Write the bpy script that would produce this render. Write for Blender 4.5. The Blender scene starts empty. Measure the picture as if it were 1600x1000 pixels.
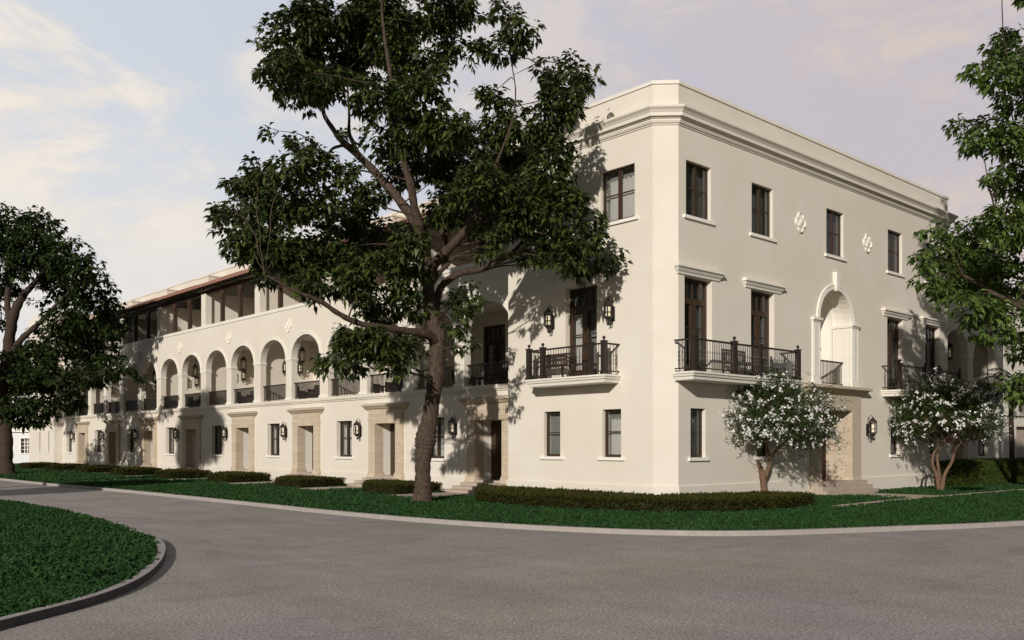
import bpy, math, random
import numpy as np
from mathutils import Vector, Matrix
R_ = math.radians
rng = np.random.default_rng(7); random.seed(7)
S = bpy.context.scene; COL = S.collection

# ------------------------------------------------------------------ camera
F = 1418.0; CX = 800.0; HY = 696.0
dR = np.array([.742, .670]); dR /= np.linalg.norm(dR); dL = np.array([-dR[1], dR[0]])
K = np.array([4.604, 26.937])
CAM = np.array([-K @ dR, -K @ dL, 1.6])
FW = np.array([dR[1], dL[1], 0.]); RT = np.array([dR[0], dL[0], 0.]); UP = np.array([0, 0, 1.])
cd = bpy.data.cameras.new('camera'); cam = bpy.data.objects.new('camera', cd); COL.objects.link(cam)
cam.location = CAM; cam.rotation_euler = (R_(90), 0, math.atan2(FW[1], FW[0]) - R_(90))
cd.sensor_width = 36; cd.lens = F / 1600 * 36; cd.shift_y = (HY - 500) / 1600; cd.clip_end = 3000; cd.clip_start = .1
S.camera = cam
def px(u, v, d): return CAM + d * (FW + RT * (u - CX) / F + UP * (HY - v) / F)
def gnd(u, v, z): return px(u, v, 1.0 * F * (CAM[2] - z) / (v - HY))[:2]

# ------------------------------------------------------------------ light
SUN_D = Vector((2.33, 1.39, -1.0)).normalized()          # travel direction
W = bpy.data.worlds.new("World"); S.world = W; W.use_nodes = True
nt = W.node_tree; N = nt.nodes; Lk = nt.links; N.clear()
def nn(tree, t, **k):
    n = tree.nodes.new(t)
    for a, b in k.items(): setattr(n, a, b)
    return n
sky = nn(nt, 'ShaderNodeTexSky', sky_type='NISHITA', sun_disc=False)
sky.sun_elevation = R_(20.2); sky.sun_rotation = R_(239.2); sky.air_density = 1.0; sky.dust_density = .6
bg1 = nn(nt, 'ShaderNodeBackground'); bg1.inputs[1].default_value = 0.05
Lk.new(sky.outputs[0], bg1.inputs[0])
tc = nn(nt, 'ShaderNodeTexCoord')
def dotn(vec):
    n = nn(nt, 'ShaderNodeVectorMath', operation='DOT_PRODUCT'); n.inputs[1].default_value = vec
    Lk.new(tc.outputs['Generated'], n.inputs[0]); return n.outputs['Value']
def mrange(src, a, b, c=0., d=1.):
    n = nn(nt, 'ShaderNodeMapRange', interpolation_type='SMOOTHSTEP')
    n.inputs[1].default_value = a; n.inputs[2].default_value = b; n.inputs[3].default_value = c; n.inputs[4].default_value = d
    Lk.new(src, n.inputs[0]); return n.outputs[0]
def mixc(f, a, b):
    n = nn(nt, 'ShaderNodeMix', data_type='RGBA')
    if isinstance(f, float): n.inputs[0].default_value = f
    else: Lk.new(f, n.inputs[0])
    for i, x in ((6, a), (7, b)):
        if isinstance(x, tuple): n.inputs[i].default_value = (*x, 1)
        else: Lk.new(x, n.inputs[i])
    return n.outputs[2]
def mul(a, b):
    n = nn(nt, 'ShaderNodeMath', operation='MULTIPLY')
    for i, x in ((0, a), (1, b)):
        if isinstance(x, float): n.inputs[i].default_value = x
        else: Lk.new(x, n.inputs[i])
    return n.outputs[0]
side = dotn(tuple(RT)); front = dotn(tuple(FW)); up = dotn((0, 0, 1))
leftness = mrange(side, .35, -.45)
low = mrange(up, .42, .05)
base = mixc(leftness, (.59, .54, .58), (.655, .70, .77))          # lavender haze, pale blue to the left
base = mixc(mul(low, leftness), base, (.86, .84, .82))
mp = nn(nt, 'ShaderNodeMapping'); mp.inputs['Scale'].default_value = (1, 1, 2.2); mp.inputs['Rotation'].default_value = (.35, .2, .5)
Lk.new(tc.outputs['Generated'], mp.inputs[0])
def noise(scale, detail, rough, dist=0.):
    n = nn(nt, 'ShaderNodeTexNoise'); n.inputs['Scale'].default_value = scale; n.inputs['Detail'].default_value = detail
    n.inputs['Roughness'].default_value = rough; n.inputs['Distortion'].default_value = dist; Lk.new(mp.outputs[0], n.inputs[0]); return n.outputs[0]
nb = noise(2.2, 5, .55, .5); nf = noise(5.5, 9, .64, .35)
av = nn(nt, 'ShaderNodeMath', operation='MULTIPLY_ADD'); Lk.new(nf, av.inputs[0]); av.inputs[1].default_value = .55; Lk.new(mul(nb, .45), av.inputs[2])
n1 = mrange(av.outputs[0], .455, .55); n2 = mrange(nf, .50, .60); n3 = mrange(noise(1.7, 4, .5), .40, .60)
cream = mixc(leftness, (.71, .605, .54), (.94, .83, .72))
c = mixc(mul(n1, .80), base, cream)
c = mixc(mul(mul(n2, mrange(nb, .36, .56)), mrange(side, .3, -.2, .5, .95)), c, mixc(leftness, (.71, .62, .57), (.95, .87, .77)))
c = mixc(mul(n3, .30), c, mixc(leftness, (.53, .51, .62), (.60, .68, .78)))
bg2 = nn(nt, 'ShaderNodeBackground'); Lk.new(c, bg2.inputs[0])
Lk.new(mrange(front, -.05, .55, .035, 1.), bg2.inputs[1])       # thin bright cloud stands in the eastern sky, the west is dim
ms = nn(nt, 'ShaderNodeMixShader'); Lk.new(mrange(front, -.3, .5, .40, .95), ms.inputs[0])
Lk.new(bg1.outputs[0], ms.inputs[1]); Lk.new(bg2.outputs[0], ms.inputs[2])
wo = nn(nt, 'ShaderNodeOutputWorld'); Lk.new(ms.outputs[0], wo.inputs[0])
sl = bpy.data.lights.new('sun', 'SUN'); so = bpy.data.objects.new('sun', sl); COL.objects.link(so)
sl.energy = 3.78; sl.angle = R_(.8); sl.color = (1, .945, .87)
so.rotation_euler = SUN_D.to_track_quat('-Z', 'Y').to_euler(); so.location = (-40, -25, 30)
S.view_settings.view_transform = 'Standard'; S.view_settings.look = 'None'; S.view_settings.exposure = 0; S.view_settings.gamma = 1
S.cycles.max_bounces = 7; S.cycles.transparent_max_bounces = 10

# ------------------------------------------------------------------ materials
MATS = {}
def mat(name, col, rough=.8, var=None, vscale=2., bump=0., bscale=30., spec=.3, detail=5, metal=0., translucent=0., island=None, emis=0., var2=None, v2scale=.4):
    m = bpy.data.materials.new(name); m.use_nodes = True; t = m.node_tree; b = t.nodes['Principled BSDF']
    b.inputs['Roughness'].default_value = rough; b.inputs['Specular IOR Level'].default_value = spec; b.inputs['Metallic'].default_value = metal
    geo = nn(t, 'ShaderNodeNewGeometry')
    cur = None
    def mx(f, a, bb):
        n = nn(t, 'ShaderNodeMix', data_type='RGBA'); t.links.new(f, n.inputs[0])
        for i, x in ((6, a), (7, bb)):
            if isinstance(x, tuple): n.inputs[i].default_value = (*x, 1)
            else: t.links.new(x, n.inputs[i])
        return n.outputs[2]
    def ns(sc, lo=.3, hi=.7, det=detail):
        n = nn(t, 'ShaderNodeTexNoise'); n.inputs['Scale'].default_value = sc; n.inputs['Detail'].default_value = det; n.inputs['Roughness'].default_value = .6
        t.links.new(geo.outputs['Position'], n.inputs[0])
        r = nn(t, 'ShaderNodeMapRange'); r.inputs[1].default_value = lo; r.inputs[2].default_value = hi; t.links.new(n.outputs[0], r.inputs[0]); return r.outputs[0]
    cur = tuple(col)
    if var: cur = mx(ns(vscale), cur, tuple(var))
    if var2: cur = mx(ns(v2scale, .4, .65, 3), cur, tuple(var2))
    if island: cur = mx(geo.outputs['Random Per Island'], cur, tuple(island))
    if isinstance(cur, tuple): b.inputs['Base Color'].default_value = (*cur, 1)
    else: t.links.new(cur, b.inputs['Base Color'])
    if bump:
        n = nn(t, 'ShaderNodeTexNoise'); n.inputs['Scale'].default_value = bscale; n.inputs['Detail'].default_value = 6; t.links.new(geo.outputs['Position'], n.inputs[0])
        bp = nn(t, 'ShaderNodeBump'); bp.inputs['Strength'].default_value = bump; bp.inputs['Distance'].default_value = .02; t.links.new(n.outputs[0], bp.inputs['Height']); t.links.new(bp.outputs[0], b.inputs['Normal'])
    if emis: b.inputs['Emission Color'].default_value = (1, .8, .5, 1); b.inputs['Emission Strength'].default_value = emis
    if translucent:
        tr = nn(t, 'ShaderNodeBsdfTranslucent')
        if isinstance(cur, tuple): tr.inputs[0].default_value = (*cur, 1)
        else: t.links.new(cur, tr.inputs[0])
        mxs = nn(t, 'ShaderNodeMixShader'); mxs.inputs[0].default_value = translucent
        t.links.new(b.outputs[0], mxs.inputs[1]); t.links.new(tr.outputs[0], mxs.inputs[2]); t.links.new(mxs.outputs[0], t.nodes['Material Output'].inputs[0])
    MATS[name] = m; return m
mat('stucco', (.715, .655, .565), .9, (.755, .70, .61), 1.1, .25, 45, .15, var2=(.70, .635, .54), v2scale=.35)
mat('trim', (.80, .755, .67), .8, (.76, .71, .63), 3, .1, 60, .2)
mat('white_trim', (.84, .80, .73), .7)
mat('bronze_frame', (.040, .022, .012), .45, (.055, .03, .016), 8, spec=.4)
mat('iron', (.020, .015, .012), .5, (.035, .024, .018), 20, spec=.4)
mat('dark_timber', (.045, .026, .018), .7, (.07, .04, .028), 6)
mat('terracotta', (.24, .11, .075), .85, (.34, .18, .12), 4, .2, 40)
mat('curtain', (.62, .58, .54), .9)
mat('blind', (.25, .245, .225), .8, (.30, .29, .265), 1.5)
mat('door_wood', (.045, .010, .008), .5)
mat('white_door', (.78, .74, .66), .6)
mat('lamp_glass', (.80, .70, .52), .4, emis=.08)
mat('cushion', (.12, .10, .09), .9)
mat('concrete', (.40, .36, .33), .9, (.31, .28, .26), 5, .3, 60, var2=(.34, .30, .28), v2scale=.8)
mat('walk_stone', (.46, .38, .31), .9, (.38, .31, .25), 3, .2, 50)
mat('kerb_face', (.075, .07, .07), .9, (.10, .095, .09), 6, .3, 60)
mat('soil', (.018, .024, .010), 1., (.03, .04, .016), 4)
mat('far_ground', (.04, .06, .025), 1., (.06, .08, .03), .1)
mat('grass', (.014, .046, .013), .75, island=(.034, .088, .024), spec=.15, translucent=.2, var2=(.026, .060, .012), v2scale=.5)
mat('hedge_leaf', (.026, .030, .006), .8, island=(.060, .056, .012), spec=.1, translucent=.15)
mat('box_hedge', (.040, .065, .010), .8, island=(.10, .14, .025), spec=.1, translucent=.2)
mat('leaf_dark', (.022, .038, .007), .5, island=(.084, .108, .026), spec=.35, translucent=.22)
mat('leaf_bright', (.055, .100, .018), .5, island=(.135, .200, .048), spec=.3, translucent=.28)
mat('leaf_far', (.014, .026, .007), .7, island=(.045, .068, .018), spec=.1, translucent=.15)
mat('leaf_oleander', (.03, .055, .012), .5, island=(.075, .115, .03), spec=.25, translucent=.2)
mat('petal', (.84, .81, .77), .7, island=(.90, .88, .85), translucent=.25)
mat('pale_wall', (.70, .70, .72), .9, (.74, .73, .72), .5)
mat('roofing', (.25, .24, .22), .9)

def bark(name, c1, c2):
    m = bpy.data.materials.new(name); m.use_nodes = True; t = m.node_tree; b = t.nodes['Principled BSDF']; b.inputs['Roughness'].default_value = .95; b.inputs['Specular IOR Level'].default_value = .1
    geo = nn(t, 'ShaderNodeNewGeometry'); mp = nn(t, 'ShaderNodeMapping'); mp.inputs['Scale'].default_value = (9, 9, 1.8); t.links.new(geo.outputs['Position'], mp.inputs[0])
    n = nn(t, 'ShaderNodeTexNoise'); n.inputs['Scale'].default_value = 2.6; n.inputs['Detail'].default_value = 9; n.inputs['Roughness'].default_value = .75; n.inputs['Distortion'].default_value = .6; t.links.new(mp.outputs[0], n.inputs[0])
    r = nn(t, 'ShaderNodeValToRGB'); r.color_ramp.elements[0].position = .36; r.color_ramp.elements[0].color = (*c1, 1); r.color_ramp.elements[1].position = .66; r.color_ramp.elements[1].color = (*c2, 1)
    t.links.new(n.outputs[0], r.inputs[0]); t.links.new(r.outputs[0], b.inputs['Base Color'])
    bp = nn(t, 'ShaderNodeBump'); bp.inputs['Strength'].default_value = .9; bp.inputs['Distance'].default_value = .05; t.links.new(n.outputs[0], bp.inputs['Height']); t.links.new(bp.outputs[0], b.inputs['Normal'])
    MATS[name] = m
bark('bark', (.028, .019, .014), (.150, .106, .080)); bark('bark_smooth', (.10, .06, .04), (.24, .155, .105)); bark('bark_far', (.035, .025, .02), (.10, .07, .055))

def blocks(name, c1, c2, mort, w=.8, h=.42, off=.5):
    m = bpy.data.materials.new(name); m.use_nodes = True; t = m.node_tree; b = t.nodes['Principled BSDF']; b.inputs['Roughness'].default_value = .9; b.inputs['Specular IOR Level'].default_value = .15
    geo = nn(t, 'ShaderNodeNewGeometry'); sx = nn(t, 'ShaderNodeSeparateXYZ'); t.links.new(geo.outputs['Position'], sx.inputs[0])
    ad = nn(t, 'ShaderNodeMath', operation='ADD'); t.links.new(sx.outputs[0], ad.inputs[0]); t.links.new(sx.outputs[1], ad.inputs[1])
    cb = nn(t, 'ShaderNodeCombineXYZ'); t.links.new(ad.outputs[0], cb.inputs[0]); t.links.new(sx.outputs[2], cb.inputs[1])
    br = nn(t, 'ShaderNodeTexBrick'); br.offset = off; br.inputs['Color1'].default_value = (*c1, 1); br.inputs['Color2'].default_value = (*c2, 1); br.inputs['Mortar'].default_value = (*mort, 1)
    br.inputs['Scale'].default_value = 1; br.inputs['Mortar Size'].default_value = .008; br.inputs['Mortar Smooth'].default_value = .3; br.inputs['Brick Width'].default_value = w; br.inputs['Row Height'].default_value = h
    t.links.new(cb.outputs[0], br.inputs[0])
    n = nn(t, 'ShaderNodeTexNoise'); n.inputs['Scale'].default_value = 22; n.inputs['Detail'].default_value = 8; n.inputs['Roughness'].default_value = .7; t.links.new(geo.outputs['Position'], n.inputs[0])
    r = nn(t, 'ShaderNodeMapRange'); r.inputs[1].default_value = .36; r.inputs[2].default_value = .60; r.inputs[3].default_value = .72; r.inputs[4].default_value = 1.08; t.links.new(n.outputs[0], r.inputs[0])
    vm = nn(t, 'ShaderNodeVectorMath', operation='SCALE'); t.links.new(br.outputs[0], vm.inputs[0]); t.links.new(r.outputs[0], vm.inputs['Scale']); t.links.new(vm.outputs[0], b.inputs['Base Color'])
    bp = nn(t, 'ShaderNodeBump'); bp.inputs['Strength'].default_value = .4; bp.inputs['Distance'].default_value = .02; t.links.new(n.outputs[0], bp.inputs['Height']); t.links.new(bp.outputs[0], b.inputs['Normal'])
    MATS[name] = m
blocks('limestone', (.61, .505, .385), (.55, .45, .335), (.38, .305, .23))
blocks('limestone_lintel', (.54, .455, .35), (.52, .435, .335), (.42, .34, .26), 30, 9)

def road_mat():
    m = bpy.data.materials.new('road'); m.use_nodes = True; t = m.node_tree; b = t.nodes['Principled BSDF']; b.inputs['Roughness'].default_value = .92; b.inputs['Specular IOR Level'].default_value = .15
    geo = nn(t, 'ShaderNodeNewGeometry')
    def ns(sc, det, lo, hi, a, c, stretch=None):
        n = nn(t, 'ShaderNodeTexNoise'); n.inputs['Scale'].default_value = sc; n.inputs['Detail'].default_value = det; n.inputs['Roughness'].default_value = .65
        if stretch:
            mp = nn(t, 'ShaderNodeMapping'); mp.inputs['Rotation'].default_value = (0, 0, stretch[0]); mp.inputs['Scale'].default_value = stretch[1]; t.links.new(geo.outputs['Position'], mp.inputs[0]); t.links.new(mp.outputs[0], n.inputs[0])
        else: t.links.new(geo.outputs['Position'], n.inputs[0])
        r = nn(t, 'ShaderNodeMapRange'); r.inputs[1].default_value = lo; r.inputs[2].default_value = hi; r.inputs[3].default_value = a; r.inputs[4].default_value = c; t.links.new(n.outputs[0], r.inputs[0]); return r.outputs[0], n.outputs[0]
    a, _ = ns(.35, 5, .3, .7, .86, 1.10); d, _ = ns(1.6, 4, .35, .68, .90, 1.07, (.3, (1, .35, 1))); e, h = ns(30, 5, .36, .64, .55, 1.42); g, _ = ns(.9, 6, .55, .72, 1.0, .80, (1.1, (.5, 1.6, 1)))
    def ml(x, y):
        q = nn(t, 'ShaderNodeMath', operation='MULTIPLY'); t.links.new(x, q.inputs[0]); t.links.new(y, q.inputs[1]); return q.outputs[0]
    f = ml(ml(a, d), ml(e, g)); vm = nn(t, 'ShaderNodeVectorMath', operation='SCALE'); 
    pn = nn(t, 'ShaderNodeTexNoise'); pn.inputs['Scale'].default_value = .28; pn.inputs['Detail'].default_value = 4; t.links.new(geo.outputs['Position'], pn.inputs[0]); pr = nn(t, 'ShaderNodeMapRange'); pr.inputs[1].default_value = .42; pr.inputs[2].default_value = .60; t.links.new(pn.outputs[0], pr.inputs[0])
    pm = nn(t, 'ShaderNodeMix', data_type='RGBA'); pm.inputs[6].default_value = (.350, .305, .292, 1); pm.inputs[7].default_value = (.330, .306, .262, 1); t.links.new(pr.outputs[0], pm.inputs[0]); t.links.new(pm.outputs[2], vm.inputs[0])
    t.links.new(f, vm.inputs['Scale']); t.links.new(vm.outputs[0], b.inputs['Base Color'])
    bp = nn(t, 'ShaderNodeBump'); bp.inputs['Strength'].default_value = .5; bp.inputs['Distance'].default_value = .012; t.links.new(h, bp.inputs['Height']); t.links.new(bp.outputs[0], b.inputs['Normal'])
    MATS['road'] = m
road_mat()
def glass_mat():
    m = bpy.data.materials.new('window_glass'); m.use_nodes = True; t = m.node_tree; t.nodes.remove(t.nodes['Principled BSDF'])
    tr = nn(t, 'ShaderNodeBsdfTransparent'); tr.inputs[0].default_value = (.80, .82, .82, 1); gl = nn(t, 'ShaderNodeBsdfGlossy'); gl.inputs['Roughness'].default_value = .02; gl.inputs[0].default_value = (.9, .93, .95, 1)
    fr = nn(t, 'ShaderNodeFresnel'); fr.inputs[0].default_value = 1.5; ad = nn(t, 'ShaderNodeMath', operation='MULTIPLY_ADD'); ad.inputs[1].default_value = .9; ad.inputs[2].default_value = .04; t.links.new(fr.outputs[0], ad.inputs[0])
    m1 = nn(t, 'ShaderNodeMixShader'); t.links.new(ad.outputs[0], m1.inputs[0]); t.links.new(tr.outputs[0], m1.inputs[1]); t.links.new(gl.outputs[0], m1.inputs[2]); t.links.new(m1.outputs[0], t.nodes['Material Output'].inputs[0])
    MATS['glass'] = m
glass_mat()

# ------------------------------------------------------------------ mesh helpers
class Map:
    """local frame of a facade: s along the wall, n outward, z up"""
    def __init__(self, kind, off=0.): self.k = kind; self.o = off; self.flip = kind == 'R'
    def __call__(self, s, n, z): return (self.o - n, s, z) if self.k == 'L' else ((s, self.o - n, z) if self.k == 'R' else (s, n, z))
W0 = Map('W')
class MB:
    def __init__(self, mp=W0): self.v = []; self.f = []; self.m = mp
    def add(self, vs, fs):
        b = len(self.v); self.v += [self.m(*p) for p in vs]
        self.f += [tuple(b + i for i in (f[::-1] if self.m.flip else f)) for f in fs]; return self
    def box(self, a0, a1, b0, b1, c0, c1):
        return self.add([(x, y, z) for z in (c0, c1) for y in (b0, b1) for x in (a0, a1)],
                        [(0, 2, 3, 1), (4, 5, 7, 6), (0, 1, 5, 4), (2, 6, 7, 3), (0, 4, 6, 2), (1, 3, 7, 5)])
    def taper(self, a0, a1, b0, b1, c0, c1, e):   # box whose top (c1) is enlarged outward by e on a sides and +b
        return self.add([(a0, b0, c0), (a1, b0, c0), (a0, b1, c0), (a1, b1, c0), (a0 - e, b0, c1), (a1 + e, b0, c1), (a0 - e, b1 + e, c1), (a1 + e, b1 + e, c1)],
                        [(0, 2, 3, 1), (4, 5, 7, 6), (0, 1, 5, 4), (2, 6, 7, 3), (0, 4, 6, 2), (1, 3, 7, 5)])
    def tube(self, pts, rad, k=8, caps=True):
        pts = [np.array(p, float) for p in pts]; n = len(pts)
        if not hasattr(rad, '__len__'): rad = [rad] * n
        vs = []; ref = None
        for i in range(n):
            t = pts[min(i + 1, n - 1)] - pts[max(i - 1, 0)]; t = t / (np.linalg.norm(t) + 1e-9)
            if ref is None: ref = np.array([1, 0, 0.]) if abs(t[0]) < .8 else np.array([0, 1., 0])
            a = ref - t * (ref @ t); a /= np.linalg.norm(a) + 1e-9; ref = a; b = np.cross(t, a)
            for j in range(k):
                q = 2 * math.pi * j / k; vs.append(tuple(pts[i] + rad[i] * (a * math.cos(q) + b * math.sin(q))))
        fs = [(i * k + j, i * k + (j + 1) % k, (i + 1) * k + (j + 1) % k, (i + 1) * k + j) for i in range(n - 1) for j in range(k)]
        if caps: fs += [tuple(range(k))[::-1], tuple((n - 1) * k + j for j in range(k))]
        return self.add(vs, fs)
    def lathe(self, cx, cy, prof, k=12):
        vs = [(cx + r * math.cos(2 * math.pi * j / k), cy + r * math.sin(2 * math.pi * j / k), z) for r, z in prof for j in range(k)]
        n = len(prof); fs = [(i * k + j, i * k + (j + 1) % k, (i + 1) * k + (j + 1) % k, (i + 1) * k + j) for i in range(n - 1) for j in range(k)]
        fs += [tuple(range(k))[::-1], tuple((n - 1) * k + j for j in range(k))]
        return self.add(vs, fs)
    def sweep(self, path, prof, caps=True):
        P = [np.array(p, float) for p in path]; n = len(P); offs = []
        for i in range(n):
            ns = []
            if i > 0: d = P[i] - P[i - 1]; d /= np.linalg.norm(d); ns.append(np.array([d[1], -d[0]]))
            if i < n - 1: d = P[i + 1] - P[i]; d /= np.linalg.norm(d); ns.append(np.array([d[1], -d[0]]))
            if len(ns) == 1: offs.append(ns[0])
            else: m = ns[0] + ns[1]; m /= np.linalg.norm(m); offs.append(m / (m @ ns[0]))
        k = len(prof); vs = [(P[i][0] + offs[i][0] * q, P[i][1] + offs[i][1] * q, z) for i in range(n) for q, z in prof]
        fs = [(i * k + j, i * k + (j + 1) % k, (i + 1) * k + (j + 1) % k, (i + 1) * k + j) for i in range(n - 1) for j in range(k)]
        if caps: fs += [tuple(range(k))[::-1], tuple((n - 1) * k + j for j in range(k))]
        return self.add(vs, fs)
    def prism(self, poly, z0, z1):
        n = len(poly); vs = [(x, y, z0) for x, y in poly] + [(x, y, z1) for x, y in poly]
        return self.add(vs, [tuple(range(n))[::-1], tuple(range(n, 2 * n))] + [(i, (i + 1) % n, n + (i + 1) % n, n + i) for i in range(n)])
    def wall(self, s0, s1, z0, z1, holes=(), n=0., t=.3, ends=True, top=True):
        """one wall sheet of thickness t; holes: (s0,s1,z0,z1) or (s0,s1,z0,zspring,zcrown)"""
        ss = sorted({s0, s1, *[x for h in holes for x in h[:2]]}); zs = sorted({z0, z1, *[x for h in holes for x in (h[2], h[-1])]})
        ss = [x for x in ss if s0 <= x <= s1]; zs = [x for x in zs if z0 <= x <= z1]
        q = lambda a, b, c, d: self.add([a, b, c, d], [(0, 1, 2, 3)])
        for i in range(len(ss) - 1):
            for j in range(len(zs) - 1):
                cs = (ss[i] + ss[i + 1]) / 2; cz = (zs[j] + zs[j + 1]) / 2
                if any(h[0] < cs < h[1] and h[2] < cz < h[-1] for h in holes): continue
                a, b, c, d = ss[i], ss[i + 1], zs[j], zs[j + 1]
                q((a, n, c), (a, n, d), (b, n, d), (b, n, c)); q((a, n - t, c), (b, n - t, c), (b, n - t, d), (a, n - t, d))
        m = n - t
        for h in holes:
            a, b, c = h[:3]; d = h[3]
            q((a, n, c), (a, m, c), (a, m, d), (a, n, d)); q((b, n, c), (b, n, d), (b, m, d), (b, m, c))
            if c > z0: q((a, n, c), (b, n, c), (b, m, c), (a, m, c))
            if len(h) == 4: q((a, n, d), (a, m, d), (b, m, d), (b, n, d))
            else:
                pts = arc_pts(a, b, d, h[4])
                for (x0, y0), (x1, y1) in zip(pts, pts[1:]):
                    q((x0, n, y0), (x0, m, y0), (x1, m, y1), (x1, n, y1)); q((x0, n, y0), (x0, n, h[4]), (x1, n, h[4]), (x1, n, y1)); q((x0, m, y0), (x1, m, y1), (x1, m, h[4]), (x0, m, h[4]))
        if ends:
            for a in (s0, s1): q((a, n, z0), (a, n, z1), (a, m, z1), (a, m, z0))
        if top:
            for z in (z0, z1): q((s0, n, z), (s1, n, z), (s1, m, z), (s0, m, z))
        return self
    def build(self, name, m, parent=None, smooth=False, loc=None):
        me = bpy.data.meshes.new(name); me.from_pydata([tuple(map(float, p)) for p in self.v], [], self.f); me.materials.append(MATS[m])
        if smooth: me.polygons.foreach_set('use_smooth', [True] * len(me.polygons))
        me.update(); o = bpy.data.objects.new(name, me); COL.objects.link(o)
        if parent: o.parent = parent
        if loc is not None: o.location = loc
        return o
def arc_pts(a, b, zs, zc, n=18):
    c = (a + b) / 2; r = (b - a) / 2
    return [(c - r * math.cos(math.pi * i / n), zs + (zc - zs) * math.sin(math.pi * i / n)) for i in range(n + 1)]
def tag(o, label=None, cat=None, group=None, kind=None):
    for k, v in (('label', label), ('category', cat), ('group', group), ('kind', kind)):
        if v: o[k] = v
    return o
def empty(name, loc=(0, 0, 0), label=None, cat=None, group=None):
    o = bpy.data.objects.new(name, None); COL.objects.link(o); o.location = loc; o.empty_display_size = .3; return tag(o, label, cat, group)
def copy_tree(o, parent=None):
    c = o.copy(); COL.objects.link(c); c.parent = parent
    for ch in list(o.children): copy_tree(ch, c)
    return c
def big_mesh(name, V, Fc, m, parent=None):
    """V (n,3), Fc (k,3) triangles"""
    me = bpy.data.meshes.new(name); V = np.ascontiguousarray(V, np.float32); Fc = np.ascontiguousarray(Fc, np.int32)
    me.vertices.add(len(V)); me.vertices.foreach_set('co', V.ravel()); me.loops.add(Fc.size); me.loops.foreach_set('vertex_index', Fc.ravel())
    me.polygons.add(len(Fc)); me.polygons.foreach_set('loop_start', np.arange(0, Fc.size, 3, dtype=np.int32)); me.polygons.foreach_set('loop_total', np.full(len(Fc), 3, np.int32))
    me.materials.append(MATS[m]); me.update(calc_edges=True); o = bpy.data.objects.new(name, me); COL.objects.link(o)
    if parent: o.parent = parent
    return o

# ------------------------------------------------------------------ building parts
def make_window(par, mp, s0, s1, z0, z1, lights=2, d=.17, curtain=0, bar=.53, sillw=.1):
    fr = MB(mp); a = .065; n0, n1 = -d - .06, -d
    fr.box(s0, s0 + a, n0, n1, z0, z1).box(s1 - a, s1, n0, n1, z0, z1).box(s0 + a, s1 - a, n0, n1, z0, z0 + a + .02).box(s0 + a, s1 - a, n0, n1, z1 - a, z1)
    cells = [(s0 + a, s1 - a)]
    if lights == 2:
        c = (s0 + s1) / 2; fr.box(c - .06, c + .06, n0, n1 + .01, z0 + a + .02, z1 - a); cells = [(s0 + a, c - .06), (c + .06, s1 - a)]
    zb = z0 + (z1 - z0) * bar
    for x, y in cells: fr.box(x, y, n0 + .015, n1 - .012, zb - .018, zb + .018)
    o = fr.build('window', 'bronze_frame', par)
    p = MB(mp)
    for x, y in cells: p.add([(x, -d - .035, z0 + a), (x, -d - .035, z1 - a), (y, -d - .035, z1 - a), (y, -d - .035, z0 + a)], [(0, 1, 2, 3)])
    p.build('pane', 'glass', o)
    MB(mp).box(s0 - sillw, s1 + sillw, -.17, .07, z0 - .10, z0 - .002).build('sill', 'white_trim', o)
    MB(mp).box(s0 - .05, s1 + .05, -d - .22, -d - .20, z0 - .05, z1 + .05).build('blind', 'blind', o)
    if curtain:
        b = MB(mp); w = s1 - s0
        for (f0, f1) in ([(.06, .50), (.60, .86)] if curtain == 1 else [(.45, .92)] if curtain == 2 else [(.22, .80)]):
            k = 26; x0 = s0 + w * f0; x1 = s0 + w * f1; zt = z1 - .30
            top = [(x0 + (x1 - x0) * i / k, -d - .13 + .022 * math.sin(i * 1.55), zt + .03 * math.sin(i * .9)) for i in range(k + 1)]
            bot = [(x, n, z0 + .04) for x, n, _ in top]
            b.add(top + bot, [(i, i + 1, k + 2 + i, k + 1 + i) for i in range(k)])
        b.build('curtain', 'curtain', o)
    return o
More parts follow.
